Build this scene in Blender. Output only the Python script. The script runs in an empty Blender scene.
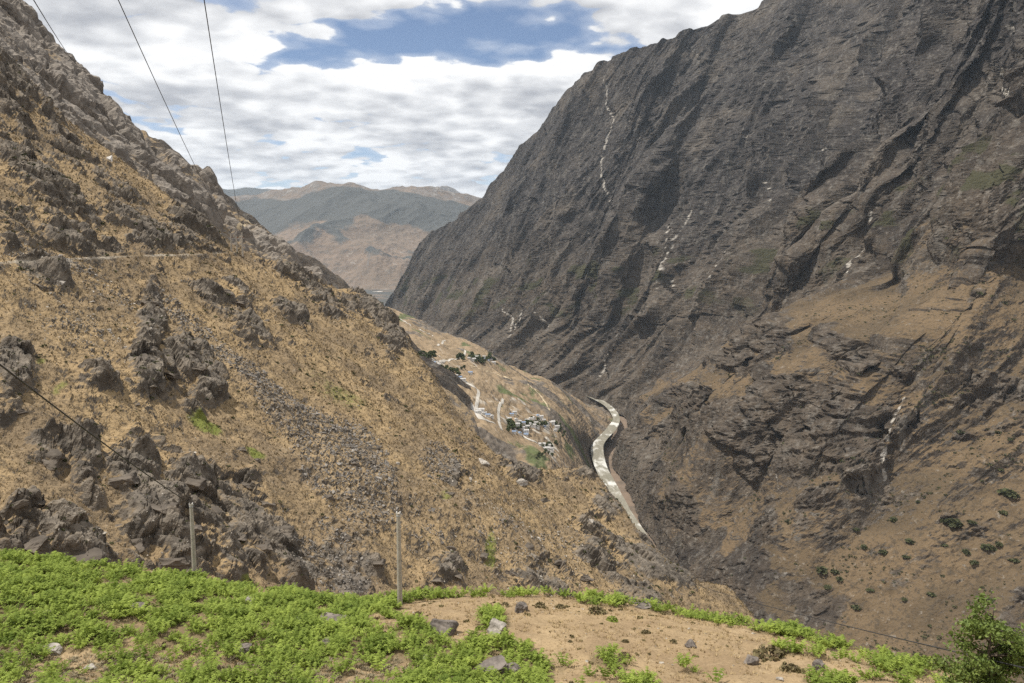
import bpy, bmesh, math, random
import numpy as np
from mathutils import Vector, Matrix

# ------------------------------------------------------------------ camera, sky, sun, exposure
rng = np.random.default_rng(7)
random.seed(7)
scene = bpy.context.scene
COL = scene.collection
W, H = 1024.0, 683.0
FPX = 1024 * 28.0 / 36.0
PITCH = math.radians(7.2)
cam_d = bpy.data.cameras.new('camera'); cam_d.lens = 28.0; cam_d.sensor_width = 36.0
cam_d.clip_start = 0.3; cam_d.clip_end = 120000.0
cam = bpy.data.objects.new('camera', cam_d); COL.objects.link(cam)
cam.location = (0, 0, 0); cam.rotation_euler = (math.radians(90) - PITCH, 0, 0)
scene.camera = cam

SUN_EL = math.radians(66.0)
SUN_AZ = math.radians(-95.0)          # from +Y, clockwise; negative = from the left of the view
SUN_VEC = Vector((math.sin(SUN_AZ) * math.cos(SUN_EL), math.cos(SUN_AZ) * math.cos(SUN_EL), math.sin(SUN_EL)))
sun_d = bpy.data.lights.new('sun', 'SUN'); sun_d.energy = 4.0; sun_d.angle = math.radians(0.55); sun_d.color = (1.0, 0.955, 0.88)
sun = bpy.data.objects.new('sun', sun_d); COL.objects.link(sun)
sun.rotation_euler = SUN_VEC.to_track_quat('Z', 'Y').to_euler()
sun.location = (0, 0, 300)

scene.view_settings.view_transform = 'Standard'; scene.view_settings.look = 'None'
scene.view_settings.exposure = 0.38; scene.view_settings.gamma = 1.0
scene.view_settings.use_curve_mapping = False
scene.cycles.max_bounces = 5; scene.cycles.diffuse_bounces = 2; scene.cycles.volume_bounces = 1
scene.cycles.transparent_max_bounces = 8; scene.cycles.use_denoising = False


class G:
    """small node-graph helper"""
    def __init__(s, tree): s.t = tree
    def n(s, kind, **kw):
        nd = s.t.nodes.new(kind)
        for k, v in kw.items():
            if k.startswith('i_'):
                key = k[2:]; key = int(key) if key.isdigit() else key.replace('_', ' ')
                s.put(nd.inputs[key], v)
            else: setattr(nd, k, v)
        return nd
    def put(s, sock, v):
        if isinstance(v, bpy.types.NodeSocket): s.t.links.new(v, sock)
        elif isinstance(v, bpy.types.Node): s.t.links.new(v.outputs[0], sock)
        else: sock.default_value = v
    def m(s, op, a, b=None, c=None, clamp=False):
        nd = s.t.nodes.new('ShaderNodeMath'); nd.operation = op; nd.use_clamp = clamp
        for i, v in enumerate((a, b, c)):
            if v is not None: s.put(nd.inputs[i], v)
        return nd.outputs[0]
    def vm(s, op, a, b=None, scale=None):
        nd = s.t.nodes.new('ShaderNodeVectorMath'); nd.operation = op
        s.put(nd.inputs[0], a)
        if b is not None: s.put(nd.inputs[1], b)
        if scale is not None: s.put(nd.inputs['Scale'], scale)
        return nd.outputs[0]
    def noise(s, vec, scale, detail=4, rough=0.55, dist=0.0, kind='FBM'):
        nd = s.t.nodes.new('ShaderNodeTexNoise')
        s.put(nd.inputs['Vector'], vec); nd.inputs['Scale'].default_value = scale
        nd.inputs['Detail'].default_value = detail; nd.inputs['Roughness'].default_value = rough
        nd.inputs['Distortion'].default_value = dist
        return nd.outputs[0]
    def step(s, v, lo, hi):
        nd = s.t.nodes.new('ShaderNodeMapRange'); nd.interpolation_type = 'SMOOTHSTEP'
        s.put(nd.inputs[0], v); s.put(nd.inputs[1], lo); s.put(nd.inputs[2], hi)
        return nd.outputs[0]
    def mix(s, f, a, b, blend='MIX'):
        nd = s.t.nodes.new('ShaderNodeMix'); nd.data_type = 'RGBA'; nd.blend_type = blend
        s.put(nd.inputs[0], f)
        for sock, v in ((nd.inputs[6], a), (nd.inputs[7], b)):
            if isinstance(v, tuple) and len(v) == 3: v = v + (1.0,)
            s.put(sock, v)
        return nd.outputs[2]


world = bpy.data.worlds.new('World'); scene.world = world; world.use_nodes = True
world.cycles.sampling_method = 'MANUAL'; world.cycles.sample_map_resolution = 256
wt = world.node_tree; wt.nodes.clear(); g = G(wt)
sky = g.n('ShaderNodeTexSky', sky_type='NISHITA', sun_disc=False, sun_elevation=SUN_EL, sun_rotation=SUN_AZ, altitude=2400.0, air_density=1.0, dust_density=1.2, ozone_density=1.5)
tc = g.n('ShaderNodeTexCoord')
sp = g.n('ShaderNodeSeparateXYZ', i_0=tc.outputs['Generated'])
dx, dy, dz = sp.outputs
inv = g.m('DIVIDE', 1.0, g.m('ADD', g.m('MAXIMUM', dz, 0.0), 0.17))
pxn = g.m('MULTIPLY', dx, inv); pyn = g.m('MULTIPLY', dy, inv)
P0 = g.n('ShaderNodeCombineXYZ', i_0=pxn, i_1=pyn, i_2=5.3)
def cloud_density(scale, det, lumps=True):
    v = g.vm('SCALE', P0.outputs[0], scale=scale)
    big = g.noise(v, 1.1, 2, 0.5)
    n = g.noise(v, 2.4, det, 0.55)
    # billows: rounded lumps on the cloud edges
    bil = 0.0
    if lumps:
        vo = g.n('ShaderNodeTexVoronoi', feature='F1'); g.put(vo.inputs['Vector'], g.vm('ADD', v, g.vm('SCALE', g.n('ShaderNodeTexNoise', i_Vector=v, i_Scale=9.0, i_Detail=2.0).outputs[1], scale=0.12))); vo.inputs['Scale'].default_value = 8.0
        bil = g.m('SUBTRACT', 0.45, vo.outputs[0])
    s_ = g.n('ShaderNodeSeparateXYZ', i_0=v)
    wob = g.m('SUBTRACT', g.noise(v, 5.0, 2, 0.6), 0.5)
    # one of the clear gaps in the broken cover
    ex = g.m('DIVIDE', g.m('ADD', g.m('ADD', s_.outputs[0], 0.15), g.m('MULTIPLY', g.m('SUBTRACT', s_.outputs[1], 2.36), 0.35)), 0.44)
    ey = g.m('DIVIDE', g.m('SUBTRACT', s_.outputs[1], 2.38), 0.20)
    r2 = g.m('ADD', g.m('ADD', g.m('MULTIPLY', ex, ex), g.m('MULTIPLY', ey, ey)), g.m('MULTIPLY', wob, 2.6))
    hole = g.m('MULTIPLY', g.step(r2, 2.2, -0.2), 0.26)
    d = g.m('ADD', g.m('ADD', g.m('MULTIPLY', n, 0.80), g.m('MULTIPLY', big, 0.28)), g.m('MULTIPLY', bil, 0.24))
    return g.m('SUBTRACT', d, hole)
d0 = cloud_density(1.0, 8)
dup = cloud_density(0.972, 5)
dup2 = cloud_density(0.925, 3, False)
cover = g.step(d0, 0.395, 0.445)
edge = g.m('MULTIPLY', g.m('SUBTRACT', d0, dup), 4.5)                       # sunlit upper rims
deep = g.m('ADD', g.m('MULTIPLY', g.m('SUBTRACT', dup2, 0.44), 2.2), g.m('MULTIPLY', g.m('SUBTRACT', d0, 0.47), 1.2))
shade = g.m('SUBTRACT', deep, edge)
shade = g.m('POWER', g.step(shade, -0.30, 1.7), 0.65)
ccol = g.mix(shade, (0.82, 0.82, 0.82), (0.34, 0.35, 0.38))
skyc = g.vm('MULTIPLY', sky.outputs[0], (0.092, 0.088, 0.088))
thin = g.m('MULTIPLY', g.step(d0, 0.28, 0.42), 0.32)
veil = g.mix(thin, skyc, (0.70, 0.73, 0.78))
final = g.mix(cover, veil, ccol)
lowf = g.m('MULTIPLY', g.step(dz, 0.10, 0.0), 0.5)
final = g.mix(lowf, final, (0.60, 0.63, 0.67))
bg = g.n('ShaderNodeBackground', i_0=final, i_1=1.0)
wo = g.n('ShaderNodeOutputWorld', i_0=bg)

CP, SP = math.cos(PITCH), math.sin(PITCH)
def ray(px, py):
    a = (px - W / 2) / FPX; b = (H / 2 - py) / FPX
    return np.array([a, CP + b * SP, -SP + b * CP])
def at(px, py, Y):
    d = ray(px, py); return d * (Y / d[1])
def project(P):
    x, y, z = P[..., 0], P[..., 1], P[..., 2]
    f = y * CP - z * SP; u = y * SP + z * CP
    return W / 2 + FPX * x / f, H / 2 - FPX * u / f

# ------------------------------------------------------------------ numeric noise
def _hash(ix, iy, iz=0, seed=0):
    h = (ix.astype(np.int64) * 374761393 + iy.astype(np.int64) * 668265263 + (np.asarray(iz).astype(np.int64)) * 2147483647 + seed * 974634777) & 0xFFFFFFFF
    h = ((h ^ (h >> 13)) * 1274126177) & 0xFFFFFFFF
    h = ((h ^ (h >> 16)) * 2246822519) & 0xFFFFFFFF
    return (h ^ (h >> 15)) & 0xFFFFFFFF
def rnd(ix, iy, iz=0, seed=0): return (_hash(ix, iy, iz, seed) / 4294967295.0).astype(np.float32)
def perlin(x, y, seed=0):
    x = np.asarray(x, np.float64); y = np.asarray(y, np.float64)
    ix = np.floor(x); iy = np.floor(y); fx = (x - ix).astype(np.float32); fy = (y - iy).astype(np.float32)
    ix = ix.astype(np.int64); iy = iy.astype(np.int64)
    ux = fx * fx * fx * (fx * (fx * 6 - 15) + 10); uy = fy * fy * fy * (fy * (fy * 6 - 15) + 10)
    def gd(a, b, ox, oy):
        an = rnd(a, b, 0, seed) * 6.2831853
        return np.cos(an) * ox + np.sin(an) * oy
    n00 = gd(ix, iy, fx, fy); n10 = gd(ix + 1, iy, fx - 1, fy)
    n01 = gd(ix, iy + 1, fx, fy - 1); n11 = gd(ix + 1, iy + 1, fx - 1, fy - 1)
    a = n00 + ux * (n10 - n00); b = n01 + ux * (n11 - n01)
    return (a + uy * (b - a)) * 1.41
def fbm(x, y, octs=5, gain=0.5, lac=2.03, seed=0):
    s = 0; a = 1.0; t = 0
    for i in range(octs):
        s = s + a * perlin(x, y, seed + i * 17); t += a
        x = np.asarray(x) * lac + 13.7; y = np.asarray(y) * lac + 7.1; a *= gain
    return s / t * 1.6
def ridged(x, y, octs=5, gain=0.55, lac=2.05, seed=0):
    s = 0; a = 1.0; w = 1.0; t = 0
    for i in range(octs):
        n = 1 - np.abs(perlin(x, y, seed + i * 31)) * 1.6
        n = np.clip(n, 0, 1) ** 2
        s = s + a * n * w; t += a; w = np.clip(n * 1.7, 0.15, 1)
        x = np.asarray(x) * lac + 3.1; y = np.asarray(y) * lac + 9.2; a *= gain
    return s / t
def worley(x, y, seed=0):
    """F1, F2, random value, second random value, offset from the cell point"""
    ix = np.floor(x).astype(np.int64); iy = np.floor(y).astype(np.int64)
    f1 = np.full(x.shape, 9., np.float32); f2 = f1.copy(); r1 = np.zeros_like(f1); r2 = r1.copy(); ox = r1.copy(); oy = r1.copy()
    for i in (-1, 0, 1):
        for j in (-1, 0, 1):
            cx = ix + i; cy = iy + j
            px = cx + rnd(cx, cy, 1, seed); py = cy + rnd(cx, cy, 2, seed)
            ddx = (x - px).astype(np.float32); ddy = (y - py).astype(np.float32); d = np.sqrt(ddx * ddx + ddy * ddy)
            nearer = d < f1
            f2 = np.where(nearer, f1, np.minimum(f2, d)); f1 = np.where(nearer, d, f1)
            r1 = np.where(nearer, rnd(cx, cy, 3, seed), r1); r2 = np.where(nearer, rnd(cx, cy, 4, seed), r2)
            ox = np.where(nearer, ddx, ox); oy = np.where(nearer, ddy, oy)
    return f1, f2, r1, r2, ox, oy
def sstep(v, lo, hi):
    t = np.clip((v - lo) / (hi - lo), 0, 1); return t * t * (3 - 2 * t)
def softplus(v, w):
    return w * np.logaddexp(0, v / w)
def smooth_interp(x, xs, ys, w):
    """piecewise-linear interpolation, smoothed over +-w"""
    return (np.interp(x - w, xs, ys) + 2 * np.interp(x, xs, ys) + np.interp(x + w, xs, ys) + np.interp(x - w / 2, xs, ys) + np.interp(x + w / 2, xs, ys)) / 6
def catmull(P, t):
    """P [n,...] control values, t in 0..n-1"""
    n = len(P); i = np.clip(np.floor(t).astype(int), 0, n - 2); f = (t - i)
    f = f.reshape(f.shape + (1,) * (P.ndim - 1))
    p1 = P[i]; p2 = P[i + 1]; p0 = np.where((i > 0).reshape(f.shape), P[np.maximum(i - 1, 0)], 2 * p1 - p2)
    p3 = np.where((i < n - 2).reshape(f.shape), P[np.minimum(i + 2, n - 1)], 2 * p2 - p1)
    return 0.5 * (2 * p1 + (p2 - p0) * f + (2 * p0 - 5 * p1 + 4 * p2 - p3) * f ** 2 + (3 * p1 - p0 - 3 * p2 + p3) * f ** 3)
def loft(net, nu, nv):
    net = np.asarray(net, float)
    a = catmull(net, np.linspace(0, net.shape[0] - 1, nu))
    return np.swapaxes(catmull(np.swapaxes(a, 0, 1), np.linspace(0, net.shape[1] - 1, nv)), 0, 1)
def grid_normals(P):
    du = np.gradient(P, axis=0); dv = np.gradient(P, axis=1); n = np.cross(du, dv)
    n /= np.linalg.norm(n, axis=-1, keepdims=True) + 1e-9
    return n
def in_poly(X, Y, poly):
    ins = np.zeros(np.shape(X), bool); n = len(poly); j = n - 1
    for i in range(n):
        xi, yi = poly[i][0], poly[i][1]; xj, yj = poly[j][0], poly[j][1]
        if yi != yj: ins ^= ((yi > Y) != (yj > Y)) & (X < (xj - xi) * (Y - yi) / (yj - yi) + xi)
        j = i
    return ins

# ------------------------------------------------------------------ mesh building
def mesh_from(name, V, F, mat=None, attrs=None, smooth=False, mats=None, midx=None):
    V = np.asarray(V, np.float32).reshape(-1, 3); F = np.asarray(F, np.int32); k = F.shape[1]
    me = bpy.data.meshes.new(name)
    me.vertices.add(len(V)); me.vertices.foreach_set('co', V.ravel())
    me.loops.add(F.size); me.loops.foreach_set('vertex_index', F.ravel())
    me.polygons.add(len(F)); me.polygons.foreach_set('loop_start', np.arange(0, F.size, k, dtype=np.int32))
    if smooth: me.polygons.foreach_set('use_smooth', np.ones(len(F), bool))
    else: me.polygons.foreach_set('use_smooth', np.zeros(len(F), bool))
    if midx is not None: me.polygons.foreach_set('material_index', np.asarray(midx, np.int32))
    for m_ in (mats or ([mat] if mat else [])): me.materials.append(m_)
    me.update(calc_edges=True)
    for an, av in (attrs or {}).items():
        at_ = me.attributes.new(an, 'FLOAT', 'POINT'); at_.data.foreach_set('value', np.asarray(av, np.float32).ravel())
    return me
def link(name, me, parent=None, **props):
    o = bpy.data.objects.new(name, me); COL.objects.link(o)
    if parent: o.parent = parent
    for k, v in props.items():
        if v is not None: o[k] = v
    return o
def grid_faces(nu, nv, flip=False):
    i = np.arange(nu - 1)[:, None] * nv + np.arange(nv - 1)[None, :]
    q = np.stack([i, i + nv, i + nv + 1, i + 1], -1).reshape(-1, 4)
    return q[:, ::-1] if flip else q
def grid_obj(name, P, mat, attrs=None, smooth=False, kind='structure', label=None):
    nu, nv = P.shape[:2]
    F = grid_faces(nu, nv)
    n = grid_normals(P)
    if np.mean(n[..., 2]) < 0: F = F[:, ::-1]
    me = mesh_from(name, P, F, mat, attrs, smooth)
    return link(name, me, kind=kind, label=label)
def empty(name, loc, **props):
    o = bpy.data.objects.new(name, None); COL.objects.link(o); o.location = loc; o.empty_display_size = 0.2
    for k, v in props.items():
        if v is not None: o[k] = v
    return o
def rotation_to(n):
    """orthonormal frames whose third axis is n [k,3], random twist"""
    n = n / (np.linalg.norm(n, axis=1, keepdims=True) + 1e-9)
    a = np.where(np.abs(n[:, 2:3]) < 0.9, np.array([[0, 0, 1.]]), np.array([[1., 0, 0]]))
    t = np.cross(a, n); t /= np.linalg.norm(t, axis=1, keepdims=True); b = np.cross(n, t)
    th = rng.uniform(0, 2 * np.pi, (len(n), 1)); t2 = t * np.cos(th) + b * np.sin(th); b2 = np.cross(n, t2)
    return np.stack([t2, b2, n], 2)
def scatter(name, protos, P, N, S, mat, kind='stuff', label=None, category=None, extra=None):
    """many small pieces joined into one real mesh; S is [k] or [k,3]"""
    P = np.asarray(P, float); S = np.asarray(S, float)
    if S.ndim == 1: S = np.repeat(S[:, None], 3, 1)
    R = rotation_to(np.asarray(N, float)); pick = rng.integers(0, len(protos), len(P))
    Vs, Fs, va, off = [], [], [], 0
    for k, (pv, pf) in enumerate(protos):
        idx = np.where(pick == k)[0]
        if not len(idx): continue
        v = np.einsum('nij,nvj->nvi', R[idx], pv[None] * S[idx][:, None, :]) + P[idx][:, None, :]
        f = pf[None] + (off + np.arange(len(idx)) * len(pv))[:, None, None]
        Vs.append(v.reshape(-1, 3)); Fs.append(f.reshape(-1, 3)); off += len(idx) * len(pv)
        va.append(np.repeat(rng.random(len(idx)), len(pv)))
    me = mesh_from(name, np.concatenate(Vs), np.concatenate(Fs), mat, {'var': np.concatenate(va)})
    return link(name, me, kind=kind, label=label, category=category)
def tube(pts, rad, sides=6, cap=True):
    pts = np.asarray(pts, float); n = len(pts); rad = np.broadcast_to(np.asarray(rad, float), (n,))
    t = np.gradient(pts, axis=0); t /= np.linalg.norm(t, axis=1, keepdims=True) + 1e-9
    up = np.array([0, 0, 1.0]) if abs(t[:, 2]).mean() < 0.8 else np.array([1.0, 0, 0])
    s = np.cross(t, up); s /= np.linalg.norm(s, axis=1, keepdims=True) + 1e-9; b = np.cross(s, t)
    an = np.arange(sides) * 2 * np.pi / sides
    V = pts[:, None] + rad[:, None, None] * (np.cos(an)[None, :, None] * s[:, None] + np.sin(an)[None, :, None] * b[:, None])
    V = V.reshape(-1, 3); F = []
    for i in range(n - 1):
        for j in range(sides):
            k = (j + 1) % sides
            a, b_, c, d = i * sides + j, i * sides + k, (i + 1) * sides + k, (i + 1) * sides + j
            F += [(a, b_, c), (a, c, d)]
    if cap:
        for j in range(1, sides - 1):
            F.append((0, j + 1, j)); o = (n - 1) * sides; F.append((o, o + j, o + j + 1))
    return V, np.array(F, int)
def join(parts):
    V, F, o = [], [], 0
    for v, f in parts:
        V.append(v); F.append(np.asarray(f) + o); o += len(v)
    return np.concatenate(V), np.concatenate(F)
def box(c, s, rz=0.0):
    x, y, z = np.array(s) / 2
    v = np.array([(-x, -y, -z), (x, -y, -z), (x, y, -z), (-x, y, -z), (-x, -y, z), (x, -y, z), (x, y, z), (-x, y, z)])
    ca, sa = math.cos(rz), math.sin(rz); v = np.stack([v[:, 0] * ca - v[:, 1] * sa, v[:, 0] * sa + v[:, 1] * ca, v[:, 2]], 1) + np.array(c)
    q = [(0, 3, 2, 1), (4, 5, 6, 7), (0, 1, 5, 4), (1, 2, 6, 5), (2, 3, 7, 6), (3, 0, 4, 7)]
    return v, np.array([t for a, b, c_, d in q for t in ((a, b, c_), (a, c_, d))])

# ------------------------------------------------------------------ materials
def new_mat(name):
    m = bpy.data.materials.new(name); m.use_nodes = True; m.node_tree.nodes.clear(); return m, G(m.node_tree)
def finish(g, col, rough=0.9, bump=None, strength=0.6, dist=0.1, spec=0.2):
    b = g.n('ShaderNodeBsdfPrincipled'); g.put(b.inputs['Base Color'], col); g.put(b.inputs['Roughness'], rough)
    b.inputs['Specular IOR Level'].default_value = spec
    if bump is not None:
        bp = g.n('ShaderNodeBump'); bp.inputs['Strength'].default_value = strength; bp.inputs['Distance'].default_value = dist
        g.put(bp.inputs['Height'], bump); g.t.links.new(bp.outputs[0], b.inputs['Normal'])
    g.n('ShaderNodeOutputMaterial', i_0=b.outputs[0]); return b
def attr(g, name): return g.n('ShaderNodeAttribute', attribute_name=name).outputs['Fac']

def terrain_material(name, sc, grass, grass2, speck, rock, rock2, pale, green, dist, strength=0.7, speck_amt=0.75, streak=0.0, rock_hi=None):
    """sc: 1 / size in metres of the smallest clumps; streak: water stains running down steep rock"""
    m, g = new_mat(name)
    co = g.n('ShaderNodeTexCoord').outputs['Object']
    n_big = g.noise(co, sc * 0.045, 2, 0.6); n_mid = g.noise(co, sc * 0.22, 3, 0.65); n_fine = g.noise(co, sc * 1.0, 2, 0.7)
    n_fine2 = g.noise(co, sc * 0.6, 3, 0.75)
    gr = g.mix(g.step(n_big, 0.35, 0.68), grass, grass2)
    gr = g.mix(g.m('MULTIPLY', g.step(n_mid, 0.48, 0.72), 0.55), gr, tuple(c * 0.55 for c in grass2))
    gr = g.mix(g.m('MULTIPLY', g.step(n_fine, 0.50, 0.66), speck_amt), gr, speck)
    gr = g.mix(g.m('MULTIPLY', g.step(n_fine2, 0.60, 0.72), 0.32), gr, pale)
    rk = g.mix(g.step(n_mid, 0.36, 0.66), rock, rock2)
    if rock_hi:
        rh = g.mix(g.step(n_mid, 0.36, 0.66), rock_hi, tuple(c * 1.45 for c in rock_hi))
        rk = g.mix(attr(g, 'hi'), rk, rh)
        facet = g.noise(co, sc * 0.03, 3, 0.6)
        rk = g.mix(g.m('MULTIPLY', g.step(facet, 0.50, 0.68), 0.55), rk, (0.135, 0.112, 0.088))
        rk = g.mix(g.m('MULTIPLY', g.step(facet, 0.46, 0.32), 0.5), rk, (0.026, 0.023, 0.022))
    rk = g.mix(g.m('MULTIPLY', g.step(n_fine2, 0.52, 0.72), 0.32), rk, pale)
    rk = g.mix(g.m('MULTIPLY', g.step(n_fine, 0.55, 0.70), 0.55), rk, tuple(c * 0.5 for c in rock))
    if streak:
        sv = g.vm('MULTIPLY', co, (1.0, 1.0, 0.13)); s1 = g.noise(sv, sc * 0.28, 4, 0.65); s2 = g.noise(sv, sc * 0.9, 2, 0.6)
        rk = g.mix(g.m('MULTIPLY', g.step(s1, 0.52, 0.72), streak), rk, tuple(c * 0.6 for c in pale))
        rk = g.mix(g.m('MULTIPLY', g.step(s2, 0.54, 0.70), streak), rk, tuple(c * 0.55 for c in rock))
    geo = g.n('ShaderNodeNewGeometry')
    nz = g.n('ShaderNodeSeparateXYZ', i_0=geo.outputs['True Normal']).outputs[2]
    wob = g.m('MULTIPLY', g.m('SUBTRACT', n_fine2, 0.5), 0.8)
    r = g.m('ADD', attr(g, 'rock'), wob)
    slope = g.step(g.m('ADD', nz, g.m('MULTIPLY', wob, 0.35)), 0.64, 0.46)
    rf = g.m('MAXIMUM', g.step(r, 0.36, 0.64), slope)
    col = g.mix(rf, gr, rk)
    pl = g.step(g.m('ADD', attr(g, 'pale'), g.m('MULTIPLY', wob, 0.6)), 0.40, 0.70)
    col = g.mix(pl, col, pale)
    gf = g.step(g.m('ADD', attr(g, 'green'), wob), 0.40, 0.75)
    col = g.mix(gf, col, green)
    hgt = g.m('ADD', g.m('MULTIPLY', n_fine, 1.0), g.m('MULTIPLY', n_fine2, 1.4))
    finish(g, col, 0.95, hgt, strength, dist, 0.15)
    return m

M = {}
M['hill'] = terrain_material('dry_hillside', 0.9, (0.312, 0.224, 0.122), (0.205, 0.152, 0.094), (0.105, 0.080, 0.052), (0.086, 0.074, 0.061), (0.180, 0.152, 0.120), (0.38, 0.33, 0.26), (0.16, 0.175, 0.045), 0.5)
M['spur'] = terrain_material('grey_crag', 0.5, (0.29, 0.215, 0.13), (0.25, 0.19, 0.12), (0.14, 0.11, 0.08), (0.170, 0.150, 0.130), (0.270, 0.235, 0.198), (0.40, 0.36, 0.30), (0.12, 0.12, 0.05), 1.0)
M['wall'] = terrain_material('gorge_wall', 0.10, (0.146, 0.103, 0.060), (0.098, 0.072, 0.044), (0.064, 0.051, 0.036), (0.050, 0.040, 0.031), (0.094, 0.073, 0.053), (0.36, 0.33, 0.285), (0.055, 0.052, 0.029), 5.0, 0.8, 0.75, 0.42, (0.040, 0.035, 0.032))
M['terrace'] = terrain_material('valley_terraces', 0.06, (0.29, 0.215, 0.135), (0.235, 0.172, 0.108), (0.15, 0.12, 0.08), (0.100, 0.085, 0.070), (0.16, 0.132, 0.105), (0.42, 0.38, 0.32), (0.10, 0.115, 0.05), 4.0, 0.6, 0.5)
M['far'] = terrain_material('far_range', 0.008, (0.20, 0.148, 0.108), (0.155, 0.12, 0.09), (0.10, 0.085, 0.068), (0.125, 0.112, 0.10), (0.175, 0.155, 0.138), (0.40, 0.36, 0.31), (0.078, 0.078, 0.072), 40.0, 0.6, 0.6)

def simple(name, c1, c2, scale, rough=0.9, bump=0.0, var=False, spec=0.2, det=5, trans=0.0):
    m, g = new_mat(name); co = g.n('ShaderNodeTexCoord').outputs['Object']
    n = g.noise(co, scale, det, 0.65)
    f = g.step(n, 0.33, 0.67)
    if var: f = g.m('ADD', g.m('MULTIPLY', f, 0.45), g.m('MULTIPLY', attr(g, 'var'), 0.55))
    col = g.mix(f, c1, c2)
    b = finish(g, col, rough, n if bump else None, 0.8, bump or 0.1, spec)
    if trans:
        t = g.n('ShaderNodeBsdfTranslucent', i_0=col); mx = g.n('ShaderNodeMixShader', i_0=trans, i_1=b.outputs[0], i_2=t.outputs[0])
        out = [n_ for n_ in m.node_tree.nodes if n_.type == 'OUTPUT_MATERIAL'][0]; m.node_tree.links.new(mx.outputs[0], out.inputs[0])
    return m
M['stone'] = simple('grey_stone', (0.082, 0.074, 0.066), (0.31, 0.28, 0.245), 0.9, 0.9, 0.15, True)
M['boulder'] = simple('lichened_boulder', (0.080, 0.068, 0.060), (0.215, 0.185, 0.158), 2.2, 0.9, 0.10, False, det=9)
M['hill_rock'] = simple('hillside_rock', (0.075, 0.063, 0.051), (0.165, 0.138, 0.110), 0.55, 0.9, 0.3, False, det=7)
M['boulder_pale'] = simple('pale_boulder', (0.20, 0.18, 0.155), (0.40, 0.36, 0.31), 2.5, 0.9, 0.08, False, det=9)
M['dry_tuft'] = simple('dry_tuft', (0.105, 0.083, 0.050), (0.345, 0.258, 0.142), 0.4, 0.9, 0, True)
M['dark_shrub'] = simple('dark_shrub', (0.035, 0.042, 0.018), (0.10, 0.10, 0.045), 0.5, 0.9, 0, True)
M['fern'] = simple('bracken', (0.100, 0.150, 0.022), (0.340, 0.415, 0.080), 0.45, 0.75, 0, True, 0.2, trans=0.30)
M['leaf'] = simple('tree_leaf', (0.075, 0.115, 0.022), (0.200, 0.255, 0.060), 0.9, 0.6, 0, True, 0.3, trans=0.25)
M['bark'] = simple('bark', (0.05, 0.04, 0.03), (0.12, 0.095, 0.07), 9.0, 0.95, 0.02)
M['concrete'] = simple('weathered_concrete', (0.32, 0.285, 0.235), (0.45, 0.41, 0.345), 3.5, 0.9, 0.01)
M['steel'] = simple('galvanised_steel', (0.30, 0.30, 0.30), (0.42, 0.42, 0.41), 3.0, 0.5, 0)
M['wire'] = simple('black_cable', (0.03, 0.03, 0.032), (0.06, 0.06, 0.06), 1.0, 0.6, 0)
M['ceramic'] = simple('insulator_ceramic', (0.25, 0.10, 0.06), (0.35, 0.16, 0.10), 4.0, 0.3, 0)
M['plaster'] = simple('white_plaster', (0.62, 0.60, 0.56), (0.80, 0.78, 0.74), 0.3, 0.9, 0)
M['roof'] = simple('grey_roof', (0.30, 0.285, 0.27), (0.55, 0.53, 0.50), 0.2, 0.8, 0)
M['roof_blue'] = simple('blue_sheet_roof', (0.16, 0.22, 0.32), (0.24, 0.30, 0.40), 0.2, 0.6, 0)
M['window'] = simple('dark_window', (0.03, 0.035, 0.04), (0.05, 0.055, 0.06), 1.0, 0.3, 0)
M['road'] = simple('pale_road', (0.40, 0.37, 0.32), (0.52, 0.48, 0.42), 0.05, 0.9, 0)
M['path'] = simple('dusty_path', (0.38, 0.30, 0.19), (0.50, 0.41, 0.28), 0.5, 0.95, 0)
M['tree_far'] = simple('far_tree', (0.045, 0.058, 0.024), (0.110, 0.125, 0.050), 0.1, 0.9, 0, True)
M['white_stone'] = simple('white_stone', (0.66, 0.64, 0.60), (0.80, 0.78, 0.75), 2.0, 0.9, 0)
M['gravel'] = simple('river_gravel', (0.36, 0.33, 0.29), (0.56, 0.52, 0.47), 0.05, 0.95, 0)

def river_material():
    m, g = new_mat('silty_water'); co = g.n('ShaderNodeTexCoord').outputs['Object']
    v = g.vm('MULTIPLY', co, (1.0, 0.35, 1.0))
    n = g.noise(v, 0.03, 7, 0.65, 0.6); rip = g.noise(v, 0.12, 5, 0.6)
    col = g.mix(g.step(n, 0.42, 0.62), (0.25, 0.232, 0.182), (0.33, 0.305, 0.245))
    foam = g.step(g.m('ADD', n, g.m('MULTIPLY', attr(g, 'foam'), 0.22)), 0.54, 0.80)
    col = g.mix(foam, col, (0.58, 0.57, 0.53))
    b = finish(g, col, g.m('ADD', 0.25, g.m('MULTIPLY', foam, 0.5)), rip, 0.4, 1.5, 0.4); return m
M['river'] = river_material()

# ------------------------------------------------------------------ large structure
# --- base ground out to the horizon
R_ = 60000.0
link('ground', mesh_from('ground', [(-R_, -R_, -935), (R_, -R_, -935), (R_, R_, -935), (-R_, R_, -935)], [(0, 1, 2, 3)], M['far'], {'rock': [0] * 4, 'pale': [0] * 4, 'green': [0] * 4}), kind='structure')

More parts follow.
